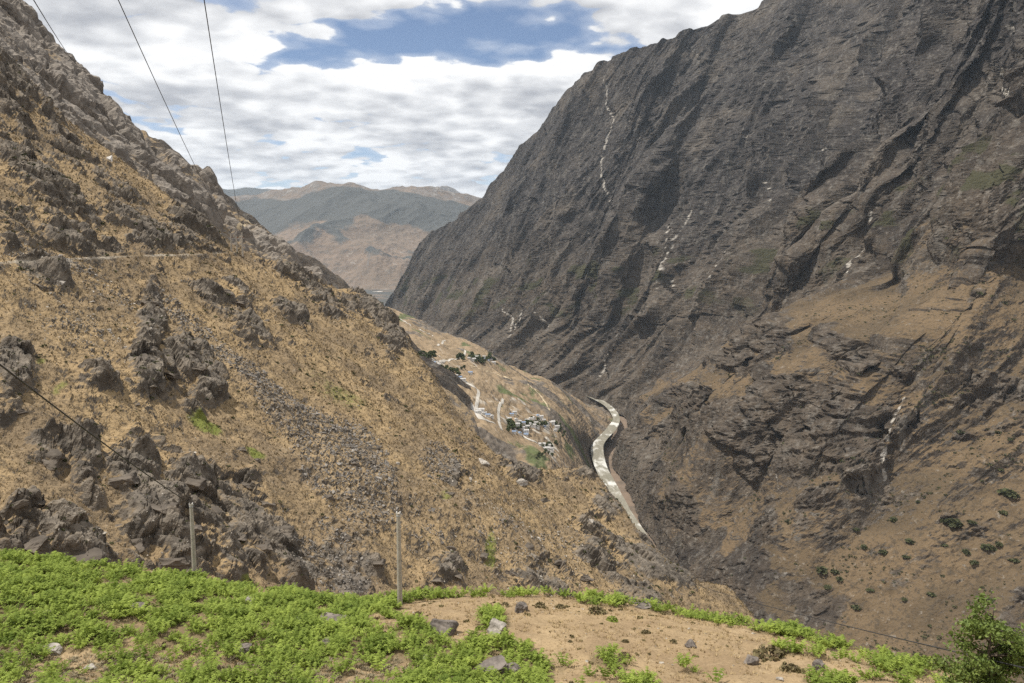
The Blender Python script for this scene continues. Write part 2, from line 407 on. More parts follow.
# --- near side: the hillside the left half of the picture shows
def slope_plane(x):
    return np.where(x < -130, -5 - 0.72 * (x + 130), np.where(x < 108, -5 - 0.70 * (x + 130), -5 - 0.70 * 238 - 1.35 * (x - 108)))
EDGE_X = [-420, -330, -250, -223, -199, -171, -150, -135, -119, -100, -82, -65, -40, -19, -3, 13, 32, 45, 53, 62, 73, 78, 103, 116, 140]
EDGE_Y = [520, 470, 420, 388, 394, 392, 384, 378, 427, 463, 488, 462, 394, 352, 337, 362, 408, 420, 390, 358, 325, 329, 358, 335, 290]
def edge_y(x): return smooth_interp(x, EDGE_X, EDGE_Y, 7)
def plane_hit(px, py):
    """where the ray through a photo point meets the smooth hillside"""
    d = ray(px, py); t = np.linspace(60, 560, 3000); x = d[0] / d[1] * t; z = d[2] / d[1] * t
    s = np.where(z < slope_plane(x))[0]
    k = s[0] if len(s) else len(t) - 1
    return np.array([x[k], t[k]])
def blob(px, py, wx, wy, ang=0):
    """ellipse on the hillside given by photo centre, half axes in photo pixels and tilt -> centre + inverse matrix in metres"""
    c = plane_hit(px, py); ca, sa = math.cos(math.radians(ang)), math.sin(math.radians(ang))
    e1 = (plane_hit(px + wx * ca * .5, py + wx * sa * .5) - plane_hit(px - wx * ca * .5, py - wx * sa * .5))
    e2 = (plane_hit(px - wy * sa * .5, py + wy * ca * .5) - plane_hit(px + wy * sa * .5, py - wy * ca * .5))
    return c, np.linalg.inv(np.stack([e1, e2], 1))
def blobs(X, Y, lst):
    m = np.zeros(X.shape, np.float32)
    for (px, py, wx, wy, ang, s) in lst:
        c, Mi = blob(px, py, wx, wy, ang)
        u = Mi[0, 0] * (X - c[0]) + Mi[0, 1] * (Y - c[1]); v = Mi[1, 0] * (X - c[0]) + Mi[1, 1] * (Y - c[1])
        m = np.maximum(m, s * np.exp(-((u * u + v * v) ** 1.5)))
    return m
ROCKS = [(20, 90, 34, 40, 20, 1.0), (70, 150, 50, 12, 35, .6), (40, 215, 60, 14, 8, .7), (130, 215, 60, 9, 30, .7), (190, 225, 30, 14, 35, .8), (45, 275, 30, 12, 15, .8),
         (150, 315, 14, 62, 5, 1.1), (185, 350, 24, 30, 40, 1.0), (205, 385, 18, 24, 20, 1.0), (150, 370, 12, 30, 0, .9), (225, 295, 34, 9, 30, .9), (250, 318, 26, 9, 35, .9), (240, 285, 20, 7, 30, .8),
         (300, 280, 34, 10, 25, .9), (330, 300, 30, 12, 30, .95), (375, 310, 30, 12, 35, .95), (395, 340, 16, 16, 30, .8), (290, 310, 22, 8, 30, .8),
         (60, 190, 60, 14, 28, .8), (110, 185, 50, 8, 32, .8), (25, 150, 34, 18, 25, .8), (170, 240, 50, 5, 12, .8), (90, 235, 60, 9, 8, .8), (80, 160, 60, 7, 35, .8), (40, 170, 40, 8, 30, .8), (10, 365, 18, 34, 0, .8), (55, 545, 60, 22, 5, 1.0), (20, 520, 22, 16, 5, .8), (85, 460, 14, 40, -20, .9), (55, 440, 30, 12, 20, .8), (125, 470, 30, 26, 25, .95), (150, 520, 40, 32, 20, .9), (190, 545, 30, 26, 10, .9), (205, 490, 40, 40, 30, .85), (245, 500, 22, 46, 5, .9), (270, 525, 40, 26, 20, .9), (235, 555, 34, 18, 15, .85), (100, 380, 20, 10, 25, .5), (280, 540, 20, 20, 0, .8), (20, 245, 30, 10, 10, .5),
         (335, 545, 50, 30, 30, .8), (300, 560, 30, 14, 20, .7), (620, 560, 40, 26, 35, .85), (650, 570, 30, 40, 20, 1.0), (605, 510, 16, 26, 40, .8), (560, 575, 40, 14, 15, .6), (670, 585, 30, 14, 35, .9), (520, 463, 22, 8, 15, .75), (580, 478, 22, 7, 15, .6), (470, 500, 20, 10, 30, .35), (440, 560, 24, 14, 30, .5), (450, 470, 14, 12, 30, .4)]
SCREE = [(185, 300, 60, 10, 40, .8), (250, 365, 80, 14, 40, 1.0), (300, 410, 60, 26, 38, 1.1), (345, 450, 60, 40, 40, 1.2), (370, 490, 40, 34, 40, 1.0), (330, 540, 50, 36, 30, .9), (440, 460, 30, 22, 40, .75), (420, 520, 50, 40, 40, .55), (80, 330, 60, 26, 30, .6), (60, 260, 60, 8, 5, .9), (500, 540, 90, 40, 30, .5), (560, 540, 50, 30, 30, .5), (110, 290, 60, 20, 30, .55)]
GREENS = [(205, 418, 22, 7, 25, .95), (255, 445, 14, 5, 25, .9), (345, 390, 50, 12, 28, .55), (490, 545, 8, 18, 0, .7), (320, 370, 30, 8, 25, .45), (445, 495, 10, 8, 0, .6), (245, 580, 10, 6, 0, .8), (40, 360, 10, 6, 0, .6), (60, 385, 16, 6, -20, .6)]

def build_hillside():
    nu, nv = 860, 640
    k = (np.linspace(-300, 830, nu) - 512) / FPX
    Y = np.exp(np.linspace(math.log(84), math.log(640), nv))
    X = k[:, None] * Y[None, :]; Y = np.broadcast_to(Y[None, :], X.shape).copy()
    Z = slope_plane(X)
    Z = Z - 0.95 * softplus(Y - edge_y(X) - 6, 5.0)
    # broad undulation, gullies down the fall line (the slope falls towards +x)
    Z += 5.0 * fbm(X / 110, Y / 110, 3, seed=3) + 2.2 * fbm(X / 34, Y / 34, 3, seed=9)
    gul = ridged(Y / 46 + 0.4 * fbm(X / 60, Y / 60, 2, seed=5), X / 190, 3, seed=12)
    Z -= 3.4 * gul * sstep(X, -300, -60)
    Z += 4.5 * sstep(X, 15, 60) + 15 * np.exp(-(((X + 228) / 24) ** 2 + ((Y - 362) / 34) ** 2))
    m = np.maximum(blobs(X, Y, ROCKS), 0)
    far_noise = fbm(X / 30 + 3, Y / 22, 5, 0.55, seed=21)
    rough_n = fbm(X / 9 + 7, Y / 7, 4, 0.6, seed=27)
    rockm = np.clip(m * 0.80 + 0.50 * far_noise * (0.5 + m) + 0.42 * rough_n * (0.62 + m) + 0.23, 0, 1.15)
    rockm = np.maximum(rockm, 0.6 * sstep(Y - edge_y(X), 0, 8) * sstep(far_noise, 0.0, 0.4))
    rockm *= 1 - 0.08 * sstep(X, -130, -160)
    scree = blobs(X, Y, SCREE); green = blobs(X, Y, GREENS)
    rockm *= 1 - 0.6 * sstep(scree, 0.4, 0.9)
    # stepped, blocky outcrops
    U = Y * 0.93 + X * 0.25; Wd = X * 1.22 - Y * 0.18
    wx = fbm(X / 9, Y / 9, 3, seed=40) * 1.6; wy = fbm(X / 9 + 50, Y / 9, 3, seed=44) * 1.6
    disp = np.zeros(X.shape, np.float32); cr = np.zeros(X.shape, np.float32)
    rm = sstep(rockm, 0.25, 0.82)
    for size, amp, st, sd in ((19, 2.6, 1.9, 1), (7.5, 1.7, 1.6, 2), (3.0, 0.75, 1.4, 3), (1.2, 0.28, 1.2, 4)):
        f1, f2, r1, r2, ox, oy = worley((U + wx) / size, (Wd + wy) / (size * st), 100 + sd)
        an = r2 * 6.283
        h = (r1 ** 1.6) * amp + (ox * np.cos(an) + oy * np.sin(an)) * amp * 0.9
        h -= 0.4 * amp * sstep(f2 - f1, 0.16, 0.0)
        if size < 4: h = h * (1 - 0.75 * sstep(X, 25, 55))
        disp += h; cr = np.maximum(cr, sstep(f2 - f1, 0.10, 0.0))
    # bedding steps dipping with the slope
    s = (Z * 0.78 + X * 0.40 + Y * 0.12 + 2.2 * fbm(X / 40, Y / 40, 3, seed=61)) / 3.4
    st = s - np.floor(s); disp += 1.3 * (sstep(st, 0.0, 0.3) - 0.9 * st)
    s = (Z * 0.80 + X * 0.36 + Y * 0.16 + 4.0 * fbm(X / 60, Y / 60, 3, seed=62)) / 9.5
    st = s - np.floor(s); disp += 3.4 * (sstep(st, 0.0, 0.16) - 0.95 * st)
    gr = 0.32 * fbm(X / 2.2, Y / 2.2, 3, 0.6, seed=71) + 0.9 * fbm(X / 8, Y / 8, 3, seed=75)
    scb = 0
    f1, f2, r1, r2, ox, oy = worley(U / 1.5, Wd / 1.6, 301)
    scb = r1 * 0.7 + (ox * np.cos(r2 * 6.28) + oy * np.sin(r2 * 6.28)) * 0.5
    sm = sstep(scree + 0.25 * fbm(X / 6, Y / 6, 3, seed=80), 0.35, 0.75)
    # footpath bench just under eye level
    bench = np.exp(-((Z + 6.2) / 0.75) ** 2) * sstep(Y, 120, 170) * sstep(Y, 395, 375)
    n = np.array([0.50, -0.18, 0.84])
    D = rm * (disp - 1.5) * (1 - 0.75 * sm) * (1 - 0.45 * sstep(X, 30, 60)) + gr * (1 - 0.5 * rm) + sm * scb * 0.9
    D = D * (1 - bench)
    # a cleft through the crag half way down
    P = np.stack([X, Y, Z], -1) + D[..., None] * n
    P[..., 2] += bench * 0.9
    ob = grid_obj('hillside', P, M['hill'], {'rock': np.clip(0.40 * sm + 0.60 * rm * (0.8 + 0.35 * sstep(disp, 1.0, 4.0)) + 0.12 * cr * rm, 0, 1), 'pale': np.clip(bench * 0.72 * (0.75 + 0.4 * far_noise) + sm * 0.42, 0, 1), 'green': green})
    return ob, P, rm, sm, green, bench
hill, HP, HROCK, HSCREE, HGREEN, HBENCH = build_hillside()

# --- second spur: the grey crag behind it
def build_second_spur():
    nu, nv = 520, 330
    k = (np.linspace(-330, 640, nu) - 512) / FPX
    Y = np.exp(np.linspace(math.log(470), math.log(1000), nv)); X = k[:, None] * Y[None, :]; Y = np.broadcast_to(Y[None, :], X.shape).copy()
    Z = -191 - 0.90 * X
    ed = smooth_interp(X, [-700, -460, -400, -300, -220, -120, -58, -10, 40, 120], [760, 746, 712, 720, 705, 735, 742, 690, 640, 560], 20)
    ed = ed + 40 * fbm(X / 55, X * 0 + 3.3, 4, 0.6, seed=7)
    Z = Z - 1.0 * softplus(Y - ed, 6)
    Z += 14 * fbm(X / 150, Y / 150, 3, seed=15) - 10 * ridged(Y / 85 + 0.5 * fbm(X / 100, Y / 100, 2, seed=4), X / 330, 4, seed=23)
    far_noise = fbm(X / 70, Y / 60, 4, seed=35)
    high = sstep(Z, -60, 60)
    rockm = np.clip(0.25 + 0.55 * high + 0.5 * far_noise, 0, 1); rm = sstep(rockm, 0.3, 0.75)
    U = Y; Wd = X * 1.3; disp = np.zeros(X.shape)
    wx = fbm(X / 18, Y / 18, 3, seed=40) * 4
    for size, amp, st, sd in ((34, 13, 2.2, 1), (13, 5.0, 1.9, 2), (5.5, 1.5, 1.6, 3), (2.8, 0.6, 1.3, 4)):
        f1, f2, r1, r2, ox, oy = worley((U + wx) / size, (Wd + wx * .6) / (size * st), 200 + sd)
        an = r2 * 6.283; disp += r1 ** 1.5 * amp + (ox * np.cos(an) + oy * np.sin(an)) * amp * 0.5 - 0.4 * amp * sstep(f2 - f1, 0.15, 0)
    n = np.array([0.62, -0.15, 0.77])
    P = np.stack([X, Y, Z], -1) + ((rm * disp + 1.2 * fbm(X / 6, Y / 6, 3, seed=77))[..., None] * n)
    return grid_obj('crag_hillside', P, M['spur'], {'rock': rm * (0.5 + .5 * sstep(disp, 2, 12)), 'pale': 0.35 * sstep(far_noise, .2, .6), 'green': 0 * X}), P
spur2, SP2 = build_second_spur()

# --- third spur, a dark slope far down the gorge
def build_third_spur():
    nu, nv = 200, 160
    k = (np.linspace(-100, 470, nu) - 512) / FPX
    Y = np.exp(np.linspace(math.log(1800), math.log(3600), nv)); X = k[:, None] * Y[None, :]; Y = np.broadcast_to(Y[None, :], X.shape).copy()
    Z = -555 - 0.80 * X - 0.8 * softplus(Y - 2600, 60) + 45 * fbm(X / 420, Y / 420, 4, seed=5) - 40 * ridged(Y / 260, X / 900, 4, seed=9)
    Z += 8 * fbm(X / 40, Y / 40, 4, seed=6)
    return grid_obj('dark_ridge', np.stack([X, Y, Z], -1), M['wall'], {'rock': 0.75 + 0 * X, 'pale': 0 * X, 'green': 0.2 + 0 * X})
spur3 = build_third_spur()

# --- the great wall on the right
STN = np.array([  # base x, base y, crest z, offset factor, shoulder z
    (3400, 500, 1900, 1.0, 60), (2500, 760, 1900, 1.0, 60), (1800, 1000, 1900, 1.0, 50), (1200, 1270, 1900, 1.0, 20), (720, 1590, 1900, 1.0, -20), (485, 1940, 1900, 1.0, -40), (440, 2350, 1900, 1.0, -90), (425, 3000, 1900, 1.0, -170), (442, 3350, 1900, 1.0, -240),
    (560, 3850, 1900, 1.0, -330), (545, 4300, 1660, 1.0, -480), (-10, 4900, 1420, 0.96, -560), (-330, 5600, 1290, 0.74, -620), (-630, 6300, 935, 0.77, -650), (-920, 7000, 310, 0.80, -700), (-1200, 7700, 0, 0.62, -720), (-1400, 8400, -640, 0.6, -760), (-1560, 8900, -900, 0.6, -800)], float)
# pale rubble and snow-melt chutes, dark rock bands and the stream bed, as lines over the wall (photo points, laid onto the wall's own coordinates)
CHUTES = [([(600, 75), (612, 120), (600, 160), (605, 200)], 22, .5), ([(670, 225), (667, 260), (672, 285)], 16, .6), ([(688, 30), (700, 70), (690, 110)], 40, .35), ([(505, 300), (512, 320), (503, 350)], 12, .75), ([(540, 300), (541, 335)], 11, .6), ([(520, 310), (510, 335)], 10, .7), ([(764, 178), (766, 192), (763, 205)], 7, .62), ([(722, 250), (724, 268), (720, 285)], 8, .6),
          ([(866, 210), (858, 235), (852, 250), (854, 275)], 8, .75), ([(828, 140), (822, 155), (835, 150)], 10, .55), ([(985, 60), (990, 75), (1010, 95)], 16, .7), ([(1000, 20), (1015, 40), (1005, 50)], 22, .6), ([(652, 300), (640, 330), (615, 350), (600, 375)], 22, .55), ([(690, 205), (675, 240), (664, 290)], 18, .5), ([(610, 405), (606, 412)], 14, .6),
          ([(745, 130), (750, 150)], 14, .45), ([(700, 95), (715, 120), (712, 150)], 26, .3), ([(890, 80), (888, 120)], 10, .5), ([(905, 400), (893, 428), (890, 445), (886, 460), (884, 485)], 6, .62), ([(1003, 100), (985, 120)], 12, .4), ([(620, 355), (650, 320)], 20, .4), ([(795, 470), (780, 500)], 6, .4), ([(640, 430), (660, 470)], 10, .3)]
BANDS = [(830, 425, 75, 28, -20, 1.1), (800, 440, 60, 22, -35, .9), (755, 440, 50, 24, 40, .9), (760, 340, 60, 14, 30, .8), (700, 350, 50, 18, 40, .8), (900, 410, 30, 20, 40, .8), (990, 385, 60, 12, 5, .9), (720, 430, 40, 14, 30, .7), (655, 470, 14, 90, 0, 1.1), (625, 450, 16, 70, 5, 1.1), (690, 560, 50, 40, 40, .9), (870, 480, 24, 36, 20, .9), (830, 500, 30, 24, 20, .7), (810, 600, 60, 24, 25, .5), (760, 570, 50, 20, 40, .7), (680, 400, 24, 40, 20, .7), (860, 360, 40, 16, 30, .7), (940, 400, 60, 10, 5, .6), (890, 350, 14, 40, 10, .6), (780, 380, 60, 12, 25, .8)]
KF = 0.35
def build_gorge_wall():
    nu, nv = 960, 640
    ys = np.concatenate([[500, 760], np.exp(np.linspace(math.log(1000), math.log(8900), nu - 2))])
    S = catmull(STN, np.interp(ys, STN[:, 1], np.arange(len(STN))))
    tan = np.gradient(S[:, :2], axis=0)
    kern = np.ones(61) / 61; pad = lambda a: np.convolve(np.pad(a, 30, mode='edge'), kern, 'valid')
    ln = np.hypot(tan[:, 0], tan[:, 1]); tx, ty = pad(tan[:, 0] / ln), pad(tan[:, 1] / ln)
    l = np.hypot(tx, ty); nx, ny = ty / l, -tx / l           # uphill direction
    t = np.linspace(0, 1, nv); tt = np.where(t < 0.95, t / 0.95, 1.0); behind = np.maximum(t - 0.95, 0) / 0.05
    crest, fac, sh = S[:, 2:3], S[:, 3:4], S[:, 4:5]
    tt2 = tt ** 1.12
    Zr = -925 + (crest + 925) * tt2[None, :]
    arc = np.cumsum(np.concatenate([[0], np.hypot(np.diff(S[:, 0]), np.diff(S[:, 1]))]))[:, None] + 0 * Zr
    shn = sh + 110 * fbm(arc / 330, arc * 0 + 2.5, 3, seed=2)
    cliff_n = np.clip(0.5 + 0.9 * fbm(arc / 420, Zr * 0 + 1.0, 3, seed=3), 0, 1)
    inner_h = 40 + 170 * cliff_n * sstep(arc, 2900, 3700)
    inner = np.clip(Zr + 925, 0, inner_h)
    mid = np.clip(Zr - (-925 + inner_h), 0, np.maximum(sh + 925 - inner_h, 1)); up = np.maximum(Zr - np.maximum(sh, -925 + inner_h), 0)
    off = (inner * 0.42 + mid * 1.10 + up * 0.60) * fac
    base = np.stack([S[:, 0:1] + nx[:, None] * off, S[:, 1:2] + ny[:, None] * off, Zr], -1)
    seg = np.hypot(np.diff(base[..., 0], axis=0), np.diff(base[..., 1], axis=0)); L = np.concatenate([np.zeros((1, nv)), np.cumsum(seg, 0)], 0)
    i0 = int(np.argmin(np.abs(ys - 2500))); arc = L - L[i0:i0 + 1] + arc[i0:i0 + 1]            # true distance along the face at each height
    # locate photo features on the wall's own (arc, height) coordinates
    bpx, bpy_ = project(base); front = (base[..., 1] > 600)
    def wc(px, py):
        d = (bpx - px) ** 2 + (bpy_ - py) ** 2 + np.where(front, 0, 1e9) + 1e-4 * base[..., 1] * 0
        k = np.unravel_index(np.argmin(d), d.shape); return arc[k], Zr[k]
    def line_mask(pts, w):
        q = [wc(*p) for p in pts]; m = np.zeros(Zr.shape)
        aw = arc + 0.5 * w * fbm(arc / (w * 3), Zr / (w * 4), 2, seed=int(w * 7))
        for (a0, z0), (a1_, z1) in zip(q[:-1], q[1:]):
            L2 = (a1_ - a0) ** 2 + (z1 - z0) ** 2 + 1e-6
            tq = np.clip(((aw - a0) * (a1_ - a0) + (Zr - z0) * (z1 - z0)) / L2, 0, 1)
            dd = (aw - a0 - tq * (a1_ - a0)) ** 2 + (Zr - z0 - tq * (z1 - z0)) ** 2
            m = np.maximum(m, np.exp(-dd / (w * w)))
        return m
    def patch_mask(lst):
        m = np.zeros(Zr.shape)
        for (px, py, wx_, wy_, an, sv) in lst:
            ca, sa = math.cos(math.radians(an)), math.sin(math.radians(an)); c = np.array(wc(px, py))
            e1 = np.array(wc(px + wx_ * ca * .5, py + wx_ * sa * .5)) - np.array(wc(px - wx_ * ca * .5, py - wx_ * sa * .5))
            e2 = np.array(wc(px - wy_ * sa * .5, py + wy_ * ca * .5)) - np.array(wc(px + wy_ * sa * .5, py - wy_ * ca * .5))
            A = np.stack([e1, e2], 1)
            if abs(np.linalg.det(A)) < 1: continue
            Mi = np.linalg.inv(A)
            u = Mi[0, 0] * (arc - c[0]) + Mi[0, 1] * (Zr - c[1]); v = Mi[1, 0] * (arc - c[0]) + Mi[1, 1] * (Zr - c[1])
            m = np.maximum(m, sv * np.exp(-(u * u + v * v) ** 1.5))
        return m
    shc = shn + np.interp(ys, [2500, 3300, 4200], [0, -120, -520])[:, None] + 170 * fbm(arc / 190, Zr / 240, 4, 0.6, seed=6) + 30
    hi = sstep(Zr, shc - 130, shc + 200)                      # 0 grassy lower slopes .. 1 bare rock
    # buttresses and gullies run obliquely down the face, towards the mouth of the gorge; A is the distance across them
    kf = KF
    warp = 90 * fbm(arc / 700, Zr / 900, 3, seed=8); warp2 = 22 * fbm(arc / 150, Zr / 260, 3, seed=18)
    A = arc - kf * (Zr + 300) + warp + warp2
    Hh = Zr * 1.4 + 0.35 * arc                                # distance along them
    def tent(w, z, seed, sharp=1.0): return 1 - np.clip(np.abs(perlin(A / w, Hh / z, seed)) * 1.9, 0, 1) ** sharp
    big = tent(820, 3600, 50); med = tent(300, 1500, 57, .9); fin = tent(105, 760, 64, .85); flute = ridged(A / 36, Hh / 420, 3, .6, seed=66)
    lump = fbm(arc / 300, Zr / 260, 6, 0.55, seed=70)
    D = hi * (190 * (big - .6) + 105 * (med - .6) * (0.5 + big) + 42 * (fin - .6) * (.4 + med) + 13 * (flute - .4)) + (1 - hi) * (95 * (big - .6) + 48 * (med - .6) + 16 * (fin - .6) + 6 * (flute - .4) + 36 * lump)
    a0, z0 = wc(752, 420)
    D += 185 * np.exp(-(((arc - a0) / np.where(arc > a0, 430, 520)) ** 4)) * np.where(Zr > -470, np.exp(-np.abs((Zr + 470) / 265) ** 4), np.exp(-((Zr + 470) / 300) ** 2))      # the big buttress
    fx_ = fbm(A / 300, Hh / 400, 2, seed=88) * 60
    f1, f2, r1, r2, ox, oy = worley((A + fx_) / 150, (Hh + fx_) / 620, 471)
    D += hi * (40 * ox * np.cos(r2 * 6.28) + 26 * (r1 - .5))
    # triangular buttresses: (apex in the photo, spread, depth)
    for (px, py, spread, depth) in [(888, 85, .34, 190), (806, 150, .30, 120), (1000, 120, .36, 170), (690, 110, .30, 150), (602, 74, .26, 150), (745, 215, .30, 90), (940, 190, .30, 110), (560, 190, .26, 110), (640, 190, .26, 90), (505, 240, .26, 80)]:
        q = wc(px, py); k_ = np.unravel_index(np.argmin((arc - q[0]) ** 2 + (Zr - q[1]) ** 2), arc.shape)
        below = np.maximum(q[1] - Zr, 0); wdt = 14 + spread * below
        D += depth * np.clip(below / 330, 0, 1) * np.clip(1 - np.abs(A - A[k_] + 10 * (flute - .4)) / wdt, 0, 1) * (0.25 + 0.75 * hi) * np.clip(1.5 - below / 900, 0, 1)
    a1 = A
    bands = patch_mask(BANDS)
    bandn = fbm(arc / 200, Zr / 130 - 0.0012 * arc, 5, 0.62, seed=80)
    rockl = sstep(0.95 * bands + 0.85 * bandn, 0.14, 0.58)
    disp = np.zeros(Zr.shape); dispv = np.zeros(Zr.shape)
    wx = fbm(arc / 60, Zr / 60, 3, seed=86) * 22
    for size, amp, stt, sd in ((85, 22, 0.6, 1), (34, 12, 0.65, 2), (14, 5.5, 0.8, 3)):
        f1, f2, r1, r2, ox, oy = worley((A + wx) / size, (Zr + 0.15 * A + wx) / (size * stt), 400 + sd)
        an = r2 * 6.283; disp += r1 ** 1.4 * amp + (ox * np.cos(an) + oy * np.sin(an)) * amp * 0.45 - 0.35 * amp * sstep(f2 - f1, 0.14, 0)
        f1, f2, r1, r2, ox, oy = worley((A + wx * .5) / (size * .7), (Hh + wx) / (size * 3.4), 450 + sd)
        an = r2 * 6.283; dispv += r1 ** 1.4 * amp + (ox * np.cos(an) + oy * np.sin(an)) * amp * 0.5 - 0.3 * amp * sstep(f2 - f1, 0.14, 0)
    innerm = sstep(Zr, -925 + inner_h + 20, -925 + inner_h - 40) * sstep(cliff_n, 0.35, 0.7) * (0.45 + 0.55 * sstep(bandn, -0.3, 0.2))
    rl = np.clip(np.maximum(rockl, innerm), 0, 1)
    st = (Zr + 0.12 * A + 60 * fbm(arc / 180, Zr / 180, 3, seed=83)) / 62; st = st - np.floor(st)
    disp = disp * 1.25 + 17 * (sstep(st, 0.0, 0.18) - st)
    D += (1 - hi) * rl * (disp - 8) + hi * 0.7 * dispv
    D += (3.5 - 2.0 * hi) * fbm(arc / 24, Zr / 24, 3, 0.6, seed=93)
    ravine = line_mask([(868, 130), (862, 200), (858, 250), (880, 330), (905, 385), (893, 425), (889, 450), (884, 490), (880, 520)], 34)
    gash = line_mask([(652, 380), (655, 450), (657, 540)], 30)
    rav2 = line_mask([(870, 560), (893, 610), (895, 650)], 24)
    D -= 52 * ravine + 45 * gash + 30 * rav2
    nrm = grid_normals(base); nrm = np.where(nrm[..., 2:3] < 0, -nrm, nrm); nrm[..., 2] *= 0.45
    D *= (1 - behind[None, :]) * np.clip(tt2[None, :] * 9, 0.25, 1) * np.clip(2.05 - ys[:, None] / 3900, 0.32, 1) * (1 - 0.55 * tt2[None, :] ** 5)
    P = base + nrm * D[..., None]
    jag = fbm(arc / 160, arc * 0 + 5, 5, 0.6, seed=95)
    P[..., 2] += jag * 30 * tt2[None, :] ** 6
    P[..., 0] += nx[:, None] * behind[None, :] * 1500; P[..., 1] += ny[:, None] * behind[None, :] * 1500; P[..., 2] -= behind[None, :] * 1500
    gully = sstep(big * 0.25 + med * 0.45 + fin * 0.30, 0.42, 0.22)
    rock = np.clip(hi * 0.95 + (1 - hi) * (0.78 * rl + 0.06) + 0.15 * lump, 0, 1)
    pale = np.zeros(Zr.shape); brk = 0.35 + 0.65 * sstep(fbm(arc / 14, Zr / 45, 4, 0.6, seed=112), -0.50, 0.15)
    for pts, w, sv in CHUTES: pale = np.maximum(pale, line_mask(pts, w * .62) * sv * brk)
    run = sstep(fbm(arc / 330 + 4, Zr / 420, 3, seed=99), 0.0, 0.4)
    pale = np.clip(np.maximum(pale * 1.45, 0.42 * gully * run * hi), 0, 1)
    green = sstep(fbm(arc / 160 + 7, Zr / 130, 4, seed=120), 0.0, 0.5) * np.exp(-((Zr - sh - 260) / 330) ** 2) * 0.8
    shrub = (1 - hi) * sstep(fbm(arc / 120, Zr / 90, 3, seed=130), -0.1, 0.4) * (1 - 0.7 * rl)
    tone = 0.5 + 0.5 * fbm(arc / 500, Zr / 700, 4, seed=140)
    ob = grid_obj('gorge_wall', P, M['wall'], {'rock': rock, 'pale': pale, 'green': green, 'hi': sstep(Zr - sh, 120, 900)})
    return ob, P, rock, green, shrub
wall, WP, WROCK, WGREEN, WSHRUB = build_gorge_wall()

# --- terraced valley side with the village
TN = [  # rows from the near foot up to the far rim, columns left to right: (px, py, Y)
    [(250, 420, 1500), (330, 450, 1500), (400, 470, 1500), (460, 500, 1550), (520, 520, 1600), (560, 540, 1700), (610, 560, 1850), (640, 560, 2100)],
    [(250, 380, 1900), (330, 400, 1850), (400, 415, 1850), (460, 440, 1850), (510, 468, 1900), (550, 478, 2000), (590, 500, 2200), (625, 520, 2350)],
    [(250, 340, 2400), (330, 355, 2300), (405, 365, 2300), (455, 390, 2250), (510, 425, 2250), (550, 446, 2300), (580, 466, 2550), (606, 500, 2700)],
    [(250, 315, 3000), (330, 330, 2900), (405, 340, 2850), (455, 362, 2750), (515, 397, 2700), (555, 420, 2750), (578, 438, 3000), (590, 453, 3330)],
    [(250, 300, 3700), (330, 314, 3600), (400, 324, 3500), (450, 345, 3400), (512, 377, 3300), (555, 399, 3350), (590, 424, 3560), (606, 447, 3560)],
    [(250, 292, 4400), (330, 304, 4300), (398, 316, 4200), (445, 334, 4050), (510, 367, 3900), (558, 388, 3900), (598, 412, 3950), (612, 430, 3980)],
    [(260, 330, 5200), (335, 340, 5000), (400, 345, 4900), (447, 365, 4700), (512, 395, 4500), (560, 412, 4400), (602, 432, 4300), (618, 445, 4300)]]
def build_terraces():
    net = np.array([[at(*p) for p in row] for row in TN])
    net[..., 2] = np.maximum(net[..., 2], -905)
    P = loft(net, 330, 330)
    X, Y, Z = P[..., 0], P[..., 1], P[..., 2]
    lump = fbm(X / 260, Y / 260, 5, 0.5, seed=14); rid = ridged(X / 330 + 0.3 * lump, Y / 420, 4, seed=33)
    Zn = Z + 26 * lump - 26 * (rid - 0.4)
    # stepped fields
    stp = 11.0; s = Zn / stp; f = s - np.floor(s); fl = (np.floor(s) + sstep(f, 0.55, 1.0)) * stp
    fields = sstep(fbm(X / 420, Y / 420, 3, seed=44), -0.35, 0.1)
    P[..., 2] = Zn * (1 - 0.3 * fields) + fl * 0.3 * fields + 4 * fbm(X / 28, Y / 28, 3, seed=50)
    steep = sstep(fbm(X / 300, Y / 160, 4, seed=60), 0.10, 0.35) * 0.8
    low = 0.6 * sstep(Z, -760, -850)
    rock = np.clip(np.maximum(steep, 0.75 * low), 0, 1)
    yard = np.zeros(X.shape)
    for (px, py, Yv, rad) in [(541, 432, 2480, 75), (549, 448, 2280, 70), (486, 418, 2330, 60), (522, 428, 2480, 60), (481, 359, 3000, 90), (510, 415, 2550, 60), (455, 376, 2650, 70), (532, 420, 2600, 60), (475, 406, 2450, 45)]:
        c = at(px, py, Yv); yard = np.maximum(yard, np.exp(-((X - c[0]) ** 2 + ((Y - c[1]) * .45) ** 2) / rad ** 2))
    rock *= 1 - yard
    return grid_obj('valley_slope', P, M['terrace'], {'rock': rock, 'pale': 0.62 * yard * sstep(fbm(X / 40, Y / 40, 3, seed=77), -.5, .3) + 0.40 * sstep(fbm(X / 90, Y / 90, 4, seed=70), 0.15, 0.5), 'green': 0.7 * sstep(fbm(X / 150 + 9, Y / 200, 4, seed=74), 0.15, 0.6)}), P
terr, TP = build_terraces()

